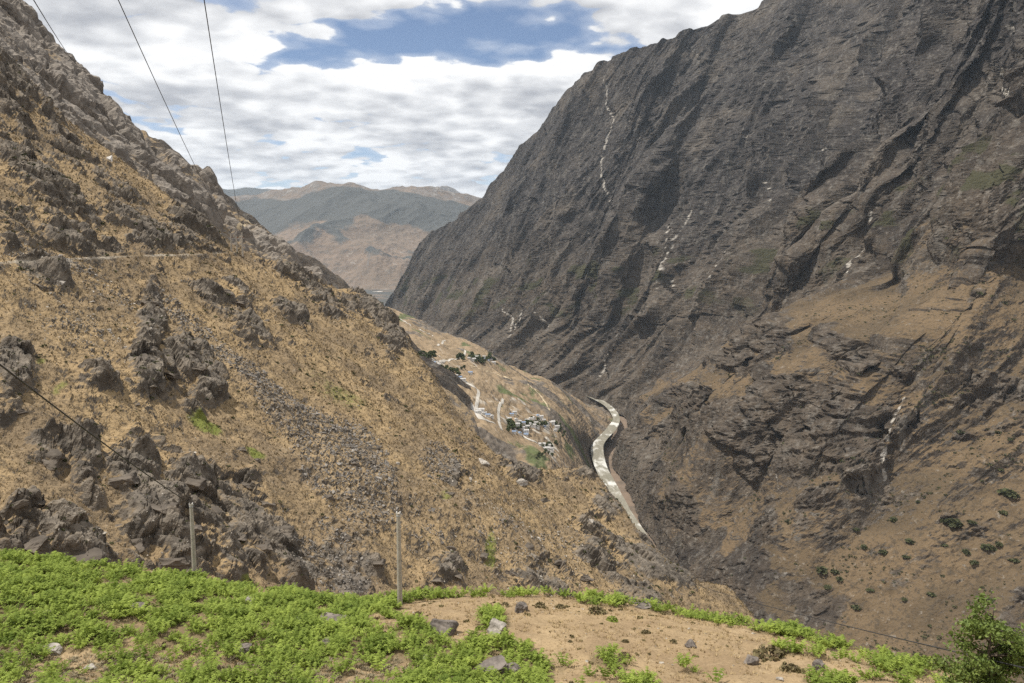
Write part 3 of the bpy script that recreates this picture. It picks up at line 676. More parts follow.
# --- river, river gravel, valley floor
RIV = np.array([(2500, 620), (1250, 1190), (770, 1500), (500, 1700), (400, 1840), (385, 1960), (378, 2150), (378, 2350), (368, 2600), (352, 2900), (352, 3150), (378, 3400), (475, 3700), (525, 3950), (500, 4300), (360, 4700), (150, 5300)], float)
def build_river():
    c = catmull(RIV, np.linspace(0, len(RIV) - 1, 240)); t = np.gradient(c, axis=0); t /= np.linalg.norm(t, axis=1, keepdims=True)
    s = np.stack([t[:, 1], -t[:, 0]], 1)
    w = (25 + 8 * fbm(np.linspace(0, 9, 240), np.zeros(240), 3, seed=3)) * np.interp(c[:, 1], [3300, 3600], [1.0, 0.8]); v = np.linspace(-1, 1, 24)
    XY = c[:, None] + s[:, None] * (v[None, :, None] * w[:, None, None])
    Z = np.full(XY.shape[:2], -880.0) + 0.8 * fbm(XY[..., 0] / 18, XY[..., 1] / 18, 3, seed=8)
    foam = sstep(fbm(XY[..., 0] / 80, XY[..., 1] / 120, 3, seed=31), 0.0, 0.5)
    foam = np.maximum(foam, np.exp(-((XY[..., 1] - 3060) / 110) ** 2))
    return grid_obj('river', np.concatenate([XY, Z[..., None]], -1), M['river'], {'foam': foam}, smooth=True)
river = build_river()
vf = loft([[(-9000, 7600, -715), (-3500, 7600, -712), (1500, 7600, -712)], [(-9000, 9500, -703), (-3500, 9500, -702), (1500, 9500, -702)], [(-9000, 12500, -690), (-3500, 12500, -690), (1500, 12500, -690)]], 160, 120)
vf[..., 2] += 3 * fbm(vf[..., 0] / 300, vf[..., 1] / 300, 3, seed=3)
grid_obj('valley_floor', vf, M['far'], {'rock': 0 * vf[..., 0], 'pale': 0 * vf[..., 0], 'green': 0.75 + 0.35 * fbm(vf[..., 0] / 700, vf[..., 1] / 500, 3, seed=2)}, smooth=True)
fr = catmull(np.array([(-6000, 10100, -699), (-3200, 10600, -697), (-1700, 10900, -696), (-900, 11000, -696), (600, 10800, -696)], float), np.linspace(0, 4, 60))
fr2 = fr + np.array([0, 420, 0])
grid_obj('far_river_bed', np.stack([fr, fr2], 1), M['gravel'], smooth=True)

# --- far ranges
def build_range(name, x0, x1, y0, y1, nu, nv, prof, seed, amp, base, rockv):
    X, Y = np.meshgrid(np.linspace(x0, x1, nu), np.linspace(y0, y1, nv), indexing='ij')
    f = (Y - y0) / (y1 - y0)
    env = np.interp(f, [0, 0.06, 0.72, 0.80, 1.0], [0, 0.03, 0.96, 1.0, 0.45])
    kx = X / Y * FPX + 512
    crest = smooth_interp(kx, [p[0] for p in prof], [p[1] for p in prof], 8) * (y0 + 0.78 * (y1 - y0)) / FPX   # crest height seen from the gorge
    w = 900 * fbm(X / 4200, Y / 4200, 2, seed=seed + 5)
    rid = ridged((X + w) / 3600, (Y + 0.6 * w) / 5200, 6, 0.52, seed=seed)
    Z = base + (crest - base) * env + amp * (rid - 0.45) * np.clip(f * 6, 0, 1) * np.clip(1.25 - f * 0.9, 0.25, 1)
    lum = fbm(X / 1500, Y / 1500, 5, seed=seed + 9)
    Z += 60 * lum * np.clip(f * 6, 0, 1)
    hgt = (Z - base) / (crest - base)
    return grid_obj(name, np.stack([X, Y, Z], -1), M['far'], {'rock': rockv * sstep(hgt, .6, 1.0), 'pale': 0.42 * sstep(hgt + 0.25 * lum, 0.96, 1.12) + 0.45 * sstep(ridged(X / 1800, Y / 3000, 3, seed=seed + 3), 0.62, 0.9) * sstep(hgt, .55, .25), 'green': 1.0 * sstep(hgt + 0.45 * lum, 0.26, 0.62) * sstep(hgt + 0.1 * lum, 1.04, 0.92)}, smooth=False)  # green: dark forest tint, also painting in a cloud shadow across the range
build_range('far_mountain', -12000, 3500, 11300, 17500, 420, 260, [(-200, 70), (200, 44), (250, 40), (300, 46), (345, 54), (380, 50), (430, 46), (480, 36), (560, 50), (800, 40)], 11, 720, -720, 0.5)
build_range('far_range', -16000, 5000, 18000, 25000, 300, 140, [(-200, 60), (200, 55), (240, 57), (262, 56), (290, 53), (310, 52), (340, 54), (395, 52), (425, 56), (446, 54), (465, 44), (480, 38), (560, 46), (800, 50)], 23, 700, -700, 0.9)

# --- the near knoll under the camera
KPX = [-330, -150, 0, 100, 200, 300, 380, 480, 600, 700, 800, 930, 1040, 1200, 1400]
RIM = {-330: (535, 74), -150: (545, 72), 0: (555, 70), 100: (566, 69), 200: (580, 68), 300: (595, 66), 380: (603, 64), 480: (594, 66), 600: (602, 66), 700: (617, 64), 800: (636, 60), 930: (669, 53), 1040: (712, 47), 1200: (775, 40), 1400: (850, 33)}
def build_knoll():
    net = []
    for px in KPX:
        py, Yr = RIM[px]; k = (px - W / 2) / FPX
        c = []
        r = at(px, py, Yr); b = at(px, 700 if px < 900 else 700 + (px - 900) * .42, min(40, Yr - 8)); mid = at(px, (py + 700) / 2 if px < 900 else py + 12 + (700 - py) * 0.1, (Yr + min(40, Yr - 8)) / 2)
        if px < 900:
            mid = r * 0.5 + b * 0.5; mid[2] += 0.8
        c.append((k * 2.0 * 1.2, -6.0, 1.5)); c.append((k * 4, 3.0, -3.6)); c.append((k * 14, 14.0, -10.6)); c.append((k * 27, 27.0, -18.6))
        c += [tuple(b), tuple(mid), tuple(r)]
        d = r / np.linalg.norm(r[:2]) 
        for dd, dz in ((3.5, -2.9), (9, -9.0), (20, -22), (42, -46), (75, -78)):
            c.append((r[0] + d[0] * dd, r[1] + d[1] * dd, r[2] + dz))
        net.append(c)
    P = loft(net, 420, 420)
    X, Y = P[..., 0], P[..., 1]
    fade = sstep(Y, 8, 30)
    P[..., 2] += (0.35 * fbm(X / 7, Y / 7, 4, seed=5) + 0.10 * fbm(X / 1.3, Y / 1.3, 3, seed=8)) * fade
    return P
KP = build_knoll()
def knoll_material():
    m, g = new_mat('knoll_soil'); co = g.n('ShaderNodeTexCoord').outputs['Object']
    a = g.noise(co, 0.16, 5, 0.6); b = g.noise(co, 0.9, 6, 0.7, 0.5); c = g.noise(co, 5.0, 5, 0.7)
    col = g.mix(g.step(a, 0.36, 0.66), (0.345, 0.252, 0.145), (0.245, 0.174, 0.102))
    col = g.mix(g.m('MULTIPLY', g.step(b, 0.50, 0.72), 0.5), col, (0.42, 0.325, 0.20))
    col = g.mix(g.m('MULTIPLY', g.step(c, 0.50, 0.66), 0.75), col, (0.165, 0.120, 0.070))
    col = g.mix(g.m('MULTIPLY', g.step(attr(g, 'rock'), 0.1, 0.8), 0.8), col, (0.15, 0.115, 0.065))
    finish(g, col, 0.95, g.m('ADD', b, c), 0.7, 0.12, 0.1); return m
M['knoll'] = knoll_material()
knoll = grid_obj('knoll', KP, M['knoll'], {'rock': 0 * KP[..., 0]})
bpy.context.view_layer.update()

def cast(ob, px, py):
    d = Vector(ray(px, py)).normalized()
    ok, loc, nr, _ = ob.ray_cast(Vector((0, 0, 0)), d)
    return (np.array(loc), np.array(nr)) if ok else (None, None)
def drop(ob, x, y, ztop=2500.0):
    ok, loc, nr, _ = ob.ray_cast(Vector((x, y, ztop)), Vector((0, 0, -1)))
    return (np.array(loc), np.array(nr)) if ok else (None, None)

# ------------------------------------------------------------------ objects
def cast_down(ob, px, py, dy=1.0, tries=40):
    for i in range(tries):
        p, n = cast(ob, px, py + i * dy)
        if p is not None and p[1] < 900000: return p, n
    return None, None
def unit(v): return v / (np.linalg.norm(v) + 1e-9)

# --- stones
def hull_stone(seed, n=11, sq=(1, 0.8, 0.62)):
    r = random.Random(seed); bm = bmesh.new()
    for i in range(n):
        v = Vector((r.gauss(0, 1), r.gauss(0, 1), r.gauss(0, 1))).normalized() * r.uniform(0.75, 1.05)
        bm.verts.new((v.x * sq[0] * .5, v.y * sq[1] * .5, v.z * sq[2] * .5))
    bmesh.ops.convex_hull(bm, input=bm.verts); bmesh.ops.triangulate(bm, faces=bm.faces)
    lone = [v for v in bm.verts if not v.link_faces]; bmesh.ops.delete(bm, geom=lone, context='VERTS')
    bm.verts.index_update(); V = np.array([v.co[:] for v in bm.verts]); F = np.array([[v.index for v in f.verts] for f in bm.faces]); bm.free()
    return V, F
STONES = [hull_stone(i, 9 + i % 4) for i in range(10)]
def boulder_mesh(seed, mat, sq=(1, 0.8, 0.7)):
    """angular block: a lump cut by many flat joints, then chipped"""
    r = random.Random(seed); bm = bmesh.new(); bmesh.ops.create_icosphere(bm, subdivisions=4, radius=0.62)
    ax = [Vector((r.gauss(0, .25) + (k == 0), r.gauss(0, .25) + (k == 1), r.gauss(0, .25) + (k == 2))).normalized() for k in range(3)]
    planes = [(n * sg, r.uniform(0.26, 0.40)) for n in ax for sg in (-1, 1)] + [(Vector((r.gauss(0, 1), r.gauss(0, 1), r.gauss(0, .8))).normalized(), r.uniform(0.32, 0.45)) for _ in range(9)]
    for _ in range(2):
        for v in bm.verts:
            for n, d in planes:
                e = v.co.dot(n) - d
                if e > 0: v.co -= n * e
    P = np.array([v.co[:] for v in bm.verts])
    q = 0.05 * fbm(P[:, 0] * 3 + seed, P[:, 1] * 3 + P[:, 2] * 2.5, 4, 0.6, seed=seed) + 0.02 * np.round(2.0 * fbm(P[:, 2] * 5 + P[:, 0], P[:, 1] * 2, 2, seed=seed + 3))
    for v, k in zip(bm.verts, q):
        v.co += v.co.normalized() * float(k); v.co = Vector((v.co.x * sq[0], v.co.y * sq[1], v.co.z * sq[2])) * 1.35
    bmesh.ops.dissolve_limit(bm, angle_limit=0.10, verts=bm.verts, edges=bm.edges); bmesh.ops.triangulate(bm, faces=bm.faces)
    me = bpy.data.meshes.new('boulder'); bm.to_mesh(me); bm.free(); me.materials.append(mat); return me
BM_DARK = [boulder_mesh(20 + i, M['boulder'], sq) for i, sq in enumerate([(1, .8, .8), (1, .7, .6), (1, .9, .7), (1, .6, .8), (1, .75, .5), (1, .8, .65)])]
BM_HILL = [boulder_mesh(60 + i, M['hill_rock'], sq) for i, sq in enumerate([(1, .8, .7), (1, .7, .55), (1, .9, .6), (1, .6, .7), (1, .75, .5), (1, .8, .6)])]
BM_PALE = [boulder_mesh(40 + i, M['boulder_pale'], sq) for i, sq in enumerate([(1, .8, .6), (1, .6, .45), (1, .8, .8)])]
_bi = [0]
def boulder(ob, px, py, wpx, label, pale=False, group=None, flat=1.0, sink=0.15):
    p, n = cast_down(ob, px, py)
    if p is None: return
    w = wpx * p[1] / FPX * 0.95; _bi[0] += 1; k = _bi[0]
    me = (BM_PALE if pale else (BM_HILL if ob is hill else BM_DARK))[k % (3 if pale else 6)]
    o = link('boulder', me, label=label, category='boulder', group=group)
    o.scale = (w, w, w * flat); o.location = p + np.array([0, 0, w * 0.3 * flat - sink * w])
    o.rotation_euler = (random.uniform(-.35, .35), random.uniform(-.35, .35), random.uniform(-.6, .6))
    return o
gk = 'boulders on the near knoll'
for a in [(490, 676, 38, 'largest dark grey boulder rising from bracken at the bottom centre of the picture'), (513, 675, 21, 'small grey boulder leaning on the right side of the largest bracken boulder'),
          (443, 633, 28, 'grey brown boulder half sunk where the bracken meets the dry grass'), (423, 660, 15, 'small rock deep in bracken left of the largest boulder', True),
          (496, 631, 19, 'pale boulder beside a lone bracken clump on the dry grass', True), (521, 611, 16, 'dark boulder among low brown shrubs near the knoll crest'), (642, 608, 20, 'flat dark rock on the crest strip of bracken', False),
          (251, 607, 17, 'pale grey rock poking out of the bracken below the left concrete pole', True), (292, 621, 16, 'flat whitish rock in bracken left of the long dark slab', True), (330, 624, 34, 'long dark slab lying in bracken left of the right pole'),
          (326, 643, 16, 'rounded grey rock in bracken under the long dark slab'), (242, 653, 17, 'grey rock in the bracken near the dry brown patch'), (137, 611, 20, 'low grey rock in bracken on the left half of the knoll'),
          (46, 619, 14, 'small dark rock at the far left in bracken'), (53, 652, 17, 'pinkish grey rock showing through thin bracken at lower left', True), (90, 669, 11, 'small pale rock at the dry lower left edge', True),
          (752, 664, 17, 'grey boulder with bracken round it on the right half of the knoll'), (818, 669, 16, 'dark round boulder beside the bracken strip on the right slope'), (780, 680, 8, 'small white rock at the bottom edge of the knoll', True), (691, 647, 12, 'small grey rock on dry grass right of the knoll centre'), (233, 272, 0, '')]:
    if a[2]: boulder(knoll, *a[:4], pale=(len(a) > 4 and a[4]), flat=0.6 if 'flat' in a[3] or 'slab' in a[3] else 1.0, group=gk)
HB = [('angular dark block in the grey scree fan', 'blocks of the scree fan', False, [(352, 462, 19), (366, 424, 11), (393, 468, 11), (340, 474, 14), (375, 445, 12), (360, 485, 13), (330, 436, 10), (385, 432, 9), (372, 462, 10), (345, 495, 11), (320, 455, 12), (312, 430, 9)]),
      ('pale flat block in the grey scree fan', 'pale blocks of the scree fan', True, [(348, 449, 15), (395, 462, 9), (378, 478, 8), (305, 415, 8)]),
      ('dark boulder on the hillside right of the right pole', 'boulders on the lower hillside', False, [(446, 544, 21), (437, 532, 10), (481, 554, 13), (465, 553, 12), (525, 544, 21), (541, 497, 15), (445, 491, 18), (442, 477, 12), (452, 459, 13), (458, 573, 12), (436, 576, 18), (509, 570, 13), (556, 468, 10), (565, 477, 10), (500, 520, 9), (560, 560, 12), (585, 575, 14), (472, 515, 8)]),
      ('pale slab near the right edge of the hillside', 'pale slabs near the edge of the hillside', True, [(517, 480, 19), (478, 459, 20), (537, 537, 10), (590, 520, 8), (483, 471, 13)]),
      ('rock block on the hillside just left of the right pole', 'rock blocks beside the right pole', False, [(338, 532, 22), (314, 523, 25), (326, 496, 18), (345, 556, 18), (300, 545, 18), (360, 545, 14), (322, 572, 20), (350, 575, 16), (380, 560, 12)]),
      ('big dark slab in the outcrop above the left pole', 'slabs of the outcrop by the left pole', False, [(123, 474, 32), (85, 465, 22), (114, 518, 32), (164, 503, 30), (281, 523, 30), (237, 532, 26), (173, 557, 32), (150, 484, 24), (132, 540, 26), (212, 508, 24), (258, 545, 24), (220, 560, 22), (190, 525, 20), (245, 480, 20), (196, 478, 22), (268, 500, 18)]),
      ('dark rock low on the hillside at far left', 'rocks on the far left of the hillside', False, [(50, 450, 28), (17, 410, 15), (79, 546, 58), (28, 540, 36), (20, 500, 16), (40, 500, 12), (10, 470, 14)]),
      ('dark rock below the footpath on the hillside', 'rocks below the footpath', False, [(38, 283, 22), (214, 379, 22), (111, 421, 13), (135, 403, 8), (239, 446, 14), (255, 458, 13), (190, 350, 20), (172, 372, 16), (150, 300, 16), (150, 345, 18), (200, 365, 14), (152, 384, 12), (240, 300, 14), (262, 318, 14), (225, 290, 12)]),
      ('pale stone close below the hillside footpath', 'pale stones below the footpath', True, [(123, 346, 9), (60, 280, 9), (90, 300, 8), (75, 318, 8), (108, 330, 7)])]
ORD = ['first', 'second', 'third', 'fourth', 'fifth', 'sixth', 'seventh', 'eighth', 'ninth', 'tenth', 'eleventh', 'twelfth', 'thirteenth', 'fourteenth', 'fifteenth', 'sixteenth', 'seventeenth', 'eighteenth', 'nineteenth', 'twentieth'] + ['twenty ' + w_ for w_ in ('first', 'second', 'third', 'fourth', 'fifth', 'sixth', 'seventh', 'eighth', 'ninth')] + ['thirtieth'] + ['thirty ' + w_ for w_ in ('first', 'second', 'third', 'fourth', 'fifth', 'sixth')]
for lab, grp, pale, lst in HB:
    for j, (px, py, w) in enumerate(sorted(lst)): boulder(hill, px, py, w, lab + ', ' + ORD[j] + ' from the left', pale, grp, flat=random.uniform(.5, .85), sink=0.46)

# --- loose stones, tufts and shrubs spread over the hillside
HN = grid_normals(HP); HN = np.where(HN[..., 2:3] < 0, -HN, HN)
hpx, hpy = project(HP); vis = ((hpx > -60) & (hpx < 760) & (hpy > -40) & (hpy < 640) & (HP[..., 1] < edge_y(HP[..., 0]) + 12)).astype(float)
cellw = HP[..., 1] / 300.0
def pick(wt, n):
    w = (wt * vis).ravel(); w = w / w.sum(); i = rng.choice(len(w), n, p=w)
    p = HP.reshape(-1, 3)[i].copy(); p[:, 0] += rng.normal(0, .35, n); p[:, 1] += rng.normal(0, .35, n); return i, p
i, p = pick((HSCREE ** 1.5 * 8 + 0.10 + 0.5 * HROCK * (1 - HROCK)) * (HP[..., 1] / 250) ** 0.6, 15000)
sz = rng.lognormal(-0.30, 0.45, len(i)) * (0.55 + 0.45 * HSCREE.ravel()[i]) * np.clip(p[:, 1] / 240, .6, 1.4)
scatter('scree', STONES, p, HN.reshape(-1, 3)[i] * .5 + rng.normal(0, .4, (len(i), 3)), np.stack([sz, sz * rng.uniform(.6, 1, len(i)), sz * rng.uniform(.4, .9, len(i))], 1), M['stone'], label='loose grey stones and scree over the brown hillside', category='scree')
M['pale_stone'] = simple('pale_stone', (0.22, 0.195, 0.16), (0.46, 0.42, 0.36), 0.9, 0.9, 0.1, True)
pw = blobs(HP[..., 0], HP[..., 1], [(80, 320, 80, 40, 30, 1), (60, 265, 90, 12, 0, 1.2), (120, 300, 60, 40, 40, .9), (230, 345, 60, 12, 40, 1), (350, 450, 60, 40, 40, .7), (520, 530, 110, 50, 35, .9), (430, 500, 60, 40, 40, .6), (170, 440, 70, 30, 20, .7), (150, 540, 120, 40, 5, .6), (330, 550, 60, 30, 20, .8)])
i, p = pick(pw ** 2 + .02, 3600); sz = rng.lognormal(-0.55, 0.4, len(i)) * np.clip(p[:, 1] / 240, .5, 1.3)
scatter('pale_stones', STONES, p, HN.reshape(-1, 3)[i] * .5 + rng.normal(0, .4, (len(i), 3)), np.stack([sz, sz * rng.uniform(.6, 1, len(i)), sz * rng.uniform(.35, .8, len(i))], 1), M['pale_stone'], label='small pale stones strewn over the brown hillside', category='stones')
def tuft_proto(seed, n=7, h=1.0, spread=0.5, w=0.16):
    r = random.Random(seed); V, F = [], []
    for i in range(n):
        a = r.uniform(0, 6.28); l = r.uniform(.2, 1) * spread; hh = h * r.uniform(.55, 1)
        b = Vector((math.cos(a) * l * .35, math.sin(a) * l * .35, -0.08)); tip = Vector((math.cos(a) * l, math.sin(a) * l, hh)); s_ = Vector((-math.sin(a), math.cos(a), 0)) * w * r.uniform(.6, 1.2)
        k = len(V); V += [tuple(b - s_), tuple(b + s_), tuple(tip)]; F.append((k, k + 1, k + 2))
    return np.array(V), np.array(F)
TUFTS = [tuft_proto(60 + i) for i in range(6)]
i, p = pick((1 - HROCK * .75) * (1 - HSCREE) * (HP[..., 1] / 250) ** 0.5 + 0.02, 26000)
scatter('dry_grass', TUFTS, p, HN.reshape(-1, 3)[i] + np.array([0, 0, .8]), rng.uniform(.35, .85, len(i)) * np.clip(p[:, 1] / 260, .55, 1.3), M['dry_tuft'], label='tufts of dry yellow brown grass on the hillside', category='grass')
def bush_proto(seed, n=26, flat=.7):
    r = random.Random(seed); V, F = [], []
    for i in range(n):
        d = Vector((r.gauss(0, 1), r.gauss(0, 1), abs(r.gauss(0, 1)) * flat)).normalized() * r.uniform(.55, 1.0) * .5; d.z *= flat
        a = Vector((r.gauss(0, 1), r.gauss(0, 1), r.gauss(0, 1))).normalized(); b = a.orthogonal().normalized() * .17; c = a.cross(b).normalized() * .17
        k = len(V); V += [tuple(d - b), tuple(d + c), tuple(d + b), tuple(d - c)]; F += [(k, k + 1, k + 2), (k, k + 2, k + 3)]
    return np.array(V), np.array(F)
BUSH = [bush_proto(70 + i) for i in range(6)]
i, p = pick((1 - HSCREE) * (.3 + HGREEN * 3) * (.4 + HROCK), 1500)
scatter('low_scrub', BUSH, p, HN.reshape(-1, 3)[i] + np.array([0, 0, 1.5]), rng.uniform(.5, 1.5, len(i)) * np.clip(p[:, 1] / 260, .5, 1.2), M['dark_shrub'], label='low dark scrub dotted over the hillside', category='scrub')

# --- shrubs on the gorge wall
WN = grid_normals(WP); wpx, wpy = project(WP); WV = ((wpx > 590) & (wpx < 1060) & (wpy > 230) & (wpy < 690) & (WP[..., 1] > 1000)).astype(float)
w = (WSHRUB ** 2 * WV).ravel() + 0.02 * WV.ravel(); w /= w.sum(); i = rng.choice(len(w), 2600, p=w); p = WP.reshape(-1, 3)[i]
scatter('hillside_scrub', BUSH, p, np.tile([0.0, 0, 1], (len(i), 1)), rng.lognormal(1.45, .45, len(i)), M['dark_shrub'], label='small dark bushes scattered over the opposite gorge slope', category='scrub')
SHRUB_ME = []
for j in range(3):
    V, F = join([(np.concatenate([bush_proto(90 + j * 9 + q, 60, .8)[0]]) * 1.0 + np.array([random.uniform(-.25, .25), random.uniform(-.25, .25), random.uniform(0, .2)]), bush_proto(90 + j * 9 + q, 60, .8)[1]) for q in range(3)])
    SHRUB_ME.append(mesh_from('shrub', V, F, M['dark_shrub'], {'var': rng.random(len(V))}))
gs = 'green bushes on the opposite slope'
for j, (px, py, wp) in enumerate(sorted([(1008, 493, 16), (1004, 512, 9), (953, 524, 17), (973, 523, 8), (885, 552, 12), (966, 552, 8), (988, 548, 12), (1000, 545, 9), (975, 562, 9), (910, 541, 10), (906, 556, 7), (932, 594, 9), (822, 570, 10), (836, 572, 8), (828, 588, 8), (856, 607, 10), (894, 520, 9), (864, 547, 8), (840, 578, 8), (1010, 440, 6), (998, 432, 7), (960, 432, 7), (870, 590, 8), (918, 502, 6), (945, 545, 7), (1000, 470, 6), (905, 600, 7), (1015, 560, 10), (855, 530, 7), (990, 600, 8)])):
    q, n = cast(wall, px, py)
    if q is None: continue
    o = link('shrub', SHRUB_ME[len(bpy.data.objects) % 3], label='dark green bush on the brown slope across the gorge, ' + ORD[j] + ' from the left', category='shrub', group=gs)
    sc_ = wp * q[1] / FPX; o.location = q - np.array([0, 0, .1 * sc_]); o.scale = (sc_ * random.uniform(.7, 1.2), sc_ * random.uniform(.7, 1.2), sc_ * random.uniform(.45, .8)); o.rotation_euler = (0, 0, random.uniform(0, 6))

# --- bracken, dry grass and shrubs on the knoll
def frond(l, ang, lift, r):
    """one arching bracken frond with paired, toothed pinnae"""
    V, F = [], []; n = 7
    d = np.array([math.cos(ang), math.sin(ang), 0]); s = np.array([-math.sin(ang), math.cos(ang), 0])
    def pt(t): return d * (l * (0.15 + 0.85 * t) * 1.0) + np.array([0, 0, lift * math.sin(t * 2.3) * 1.05])
    for i in range(n):
        t0 = i / n; c = pt(t0); c1 = pt(t0 + 0.9 / n); wd = l * 0.36 * (1 - t0) ** 0.8 * (0.55 if i == 0 else 1) * r.uniform(.85, 1.15)
        for sg in (-1, 1):
            tip = (c + c1) * .5 + sg * s * wd + d * wd * .35 + np.array([0, 0, -wd * r.uniform(.05, .35)])
            k = len(V); V += [c, c1, tip]; F.append((k, k + 1, k + 2) if sg > 0 else (k + 1, k, k + 2))
    return np.array(V), np.array(F)
def fern_proto(seed):
    r = random.Random(seed); parts = []
    for i in range(6):
        a = i * 1.05 + r.uniform(-.3, .3); parts.append(frond(r.uniform(.55, .95), a, r.uniform(.30, .62), r))
    return join(parts)
FERNS = [fern_proto(200 + i) for i in range(7)]
def kpoly(pts):
    out = []
    for (px, py) in pts:
        p, n = cast_down(knoll, px, py, 0.5, 60)
        if p is not None: out.append((p[0], p[1]))
    return out
FERN_POLYS = [([(-70, 552), (0, 556), (100, 567), (200, 581), (300, 596), (385, 603), (399, 609), (383, 616), (415, 620), (440, 640), (470, 638), (520, 646), (548, 660), (545, 700), (200, 705), (-70, 705)], 6.5, .18),
              ([(385, 597), (480, 591), (600, 600), (640, 609), (600, 606), (480, 597.5), (390, 604)], 5.0, .42), ([(600, 600), (700, 614), (800, 634), (930, 668), (950, 690), (925, 682), (800, 641), (700, 621), (640, 608)], 5, .42),
              ([(712, 620), (760, 640), (800, 650), (850, 660), (900, 672), (915, 695), (835, 700), (790, 664), (745, 644)], 4.0, .62), ([(535, 668), (600, 660), (690, 668), (735, 695), (600, 705), (520, 700)], 4.5, .55),
              ([(484, 612), (500, 613), (502, 630), (490, 634), (482, 622)], 8, 0), ([(465, 640), (480, 636), (486, 650), (470, 652)], 5, .2), ([(640, 668), (655, 665), (660, 690), (640, 690)], 5, .2), ([(800, 668), (860, 662), (930, 690), (800, 700)], 2, .75), ([(600, 655), (615, 655), (618, 662), (602, 664)], 8, 0)]
fp, fn, fs = [], [], []
boul = [(o.location.x, o.location.y, o.scale.x) for o in bpy.data.objects if o.name.startswith('boulder') and o.get('group') == gk]
for pts, dens, gap in FERN_POLYS:
    pl = kpoly(pts)
    if len(pl) < 3: continue
    a = np.array(pl); x0, y0 = a.min(0); x1, y1 = a.max(0); n = int((x1 - x0) * (y1 - y0) * dens)
    xs = rng.uniform(x0, x1, n); ys = rng.uniform(y0, y1, n); k = in_poly(xs, ys, pl); xs, ys = xs[k], ys[k]
    nz_ = fbm(xs / 1.9, ys / 1.9, 3, seed=9) + .5 * fbm(xs / 6, ys / 6, 2, seed=19); k = nz_ > (-.58 + gap * 1.5)
    dry = fbm(xs / 5 + 30, ys / 3, 3, seed=29)
    k &= ~((ys < 47.5) & (xs < -6) & (dry > -0.22) & (rng.random(len(xs)) < .8))
    for x, y, q in zip(xs[k], ys[k], nz_[k]):
        if any((x - bx) ** 2 + (y - by) ** 2 < (bw * .42) ** 2 for bx, by, bw in boul): continue
        p, n_ = drop(knoll, x, y, 60.0)
        if p is None: continue
        mound = float(perlin(np.array([x / .85]), np.array([y / .85]), 77)[0])
        if mound < -.30: continue
        p = p + np.array([0, 0, .55 * max(0, mound + .1)])
        fp.append(p); fn.append(n_ * .5 + np.array([0, 0, 1.0]) + rng.normal(0, .22, 3)); fs.append(rng.uniform(.55, 1.05) * (1 + .25 * q))
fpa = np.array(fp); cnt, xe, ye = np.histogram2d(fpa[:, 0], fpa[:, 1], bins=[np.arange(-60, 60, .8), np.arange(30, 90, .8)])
cnt = (cnt + np.roll(cnt, 1, 0) + np.roll(cnt, -1, 0) + np.roll(cnt, 1, 1) + np.roll(cnt, -1, 1)) / 5       # soil colour is darker where the bracken grows
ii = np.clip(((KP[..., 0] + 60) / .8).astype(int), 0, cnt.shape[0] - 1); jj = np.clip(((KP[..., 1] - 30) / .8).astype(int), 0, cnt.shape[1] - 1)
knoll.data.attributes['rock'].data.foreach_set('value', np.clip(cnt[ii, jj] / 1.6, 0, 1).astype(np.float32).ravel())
scatter('bracken', FERNS, fp, fn, np.array(fs), M['fern'], label='bright green bracken covering the near knoll', category='bracken')
M['brown_weed'] = simple('brown_weed', (0.075, 0.066, 0.030), (0.23, 0.185, 0.085), 0.8, 0.9, 0, True)
# short dry grass
n = 27000; xs = rng.uniform(-50, 50, n); ys = rng.uniform(36, 70, n); gp, gn = [], []
for x, y in zip(xs, ys):
    if abs(x) > y * .70 or perlin(np.array([x / 3.0]), np.array([y / 3.0]), 4)[0] < -.25: continue
    p, n_ = drop(knoll, x, y, 60.0)
    if p is not None and n_[2] > .7: gp.append(p); gn.append(n_ + np.array([0, 0, .6]))
M['straw'] = simple('straw', (0.22, 0.155, 0.078), (0.50, 0.385, 0.21), 0.7, 0.9, 0, True)
pk = rng.choice(len(gp), 420, replace=False)
scatter('dry_weeds', BUSH, [gp[k] + np.array([0, 0, .02]) for k in pk], [gn[k] for k in pk], rng.lognormal(-1.35, .42, len(pk)), M['brown_weed'], label='scattered low brown weeds on the dry knoll', category='weeds')
pk = rng.choice(len(gp), 1500, replace=False)
scatter('pebbles', STONES, [gp[k] for k in pk], [gn[k] for k in pk], rng.lognormal(-2.3, .5, len(pk)), M['pale_stone'], label='small pebbles lying on the dry knoll', category='pebbles')
scatter('dry_turf', [tuft_proto(300 + i, 6, .8, .9, .10) for i in range(5)], gp, gn, rng.uniform(.10, .30, len(gp)), M['straw'], label='short dry straw coloured grass on the knoll', category='grass')
# brown dead bracken and twigs at the lower left
n = 2600; xs = rng.uniform(-34, -3, n); ys = rng.uniform(38, 46.5, n); gp, gn = [], []
for x, y in zip(xs, ys):
    p, n_ = drop(knoll, x, y, 60.0)
    if p is not None and abs(x) < y * .7: gp.append(p); gn.append(n_ + rng.normal(0, .3, 3))
M['dead'] = simple('dead_bracken', (0.13, 0.105, 0.065), (0.36, 0.31, 0.20), 0.7, 0.9, 0, True)
scatter('dead_bracken', FERNS, gp, gn, rng.uniform(.15, .38, len(gp)), M['dead'], label='grey brown dead bracken at the lower left of the knoll', category='bracken')
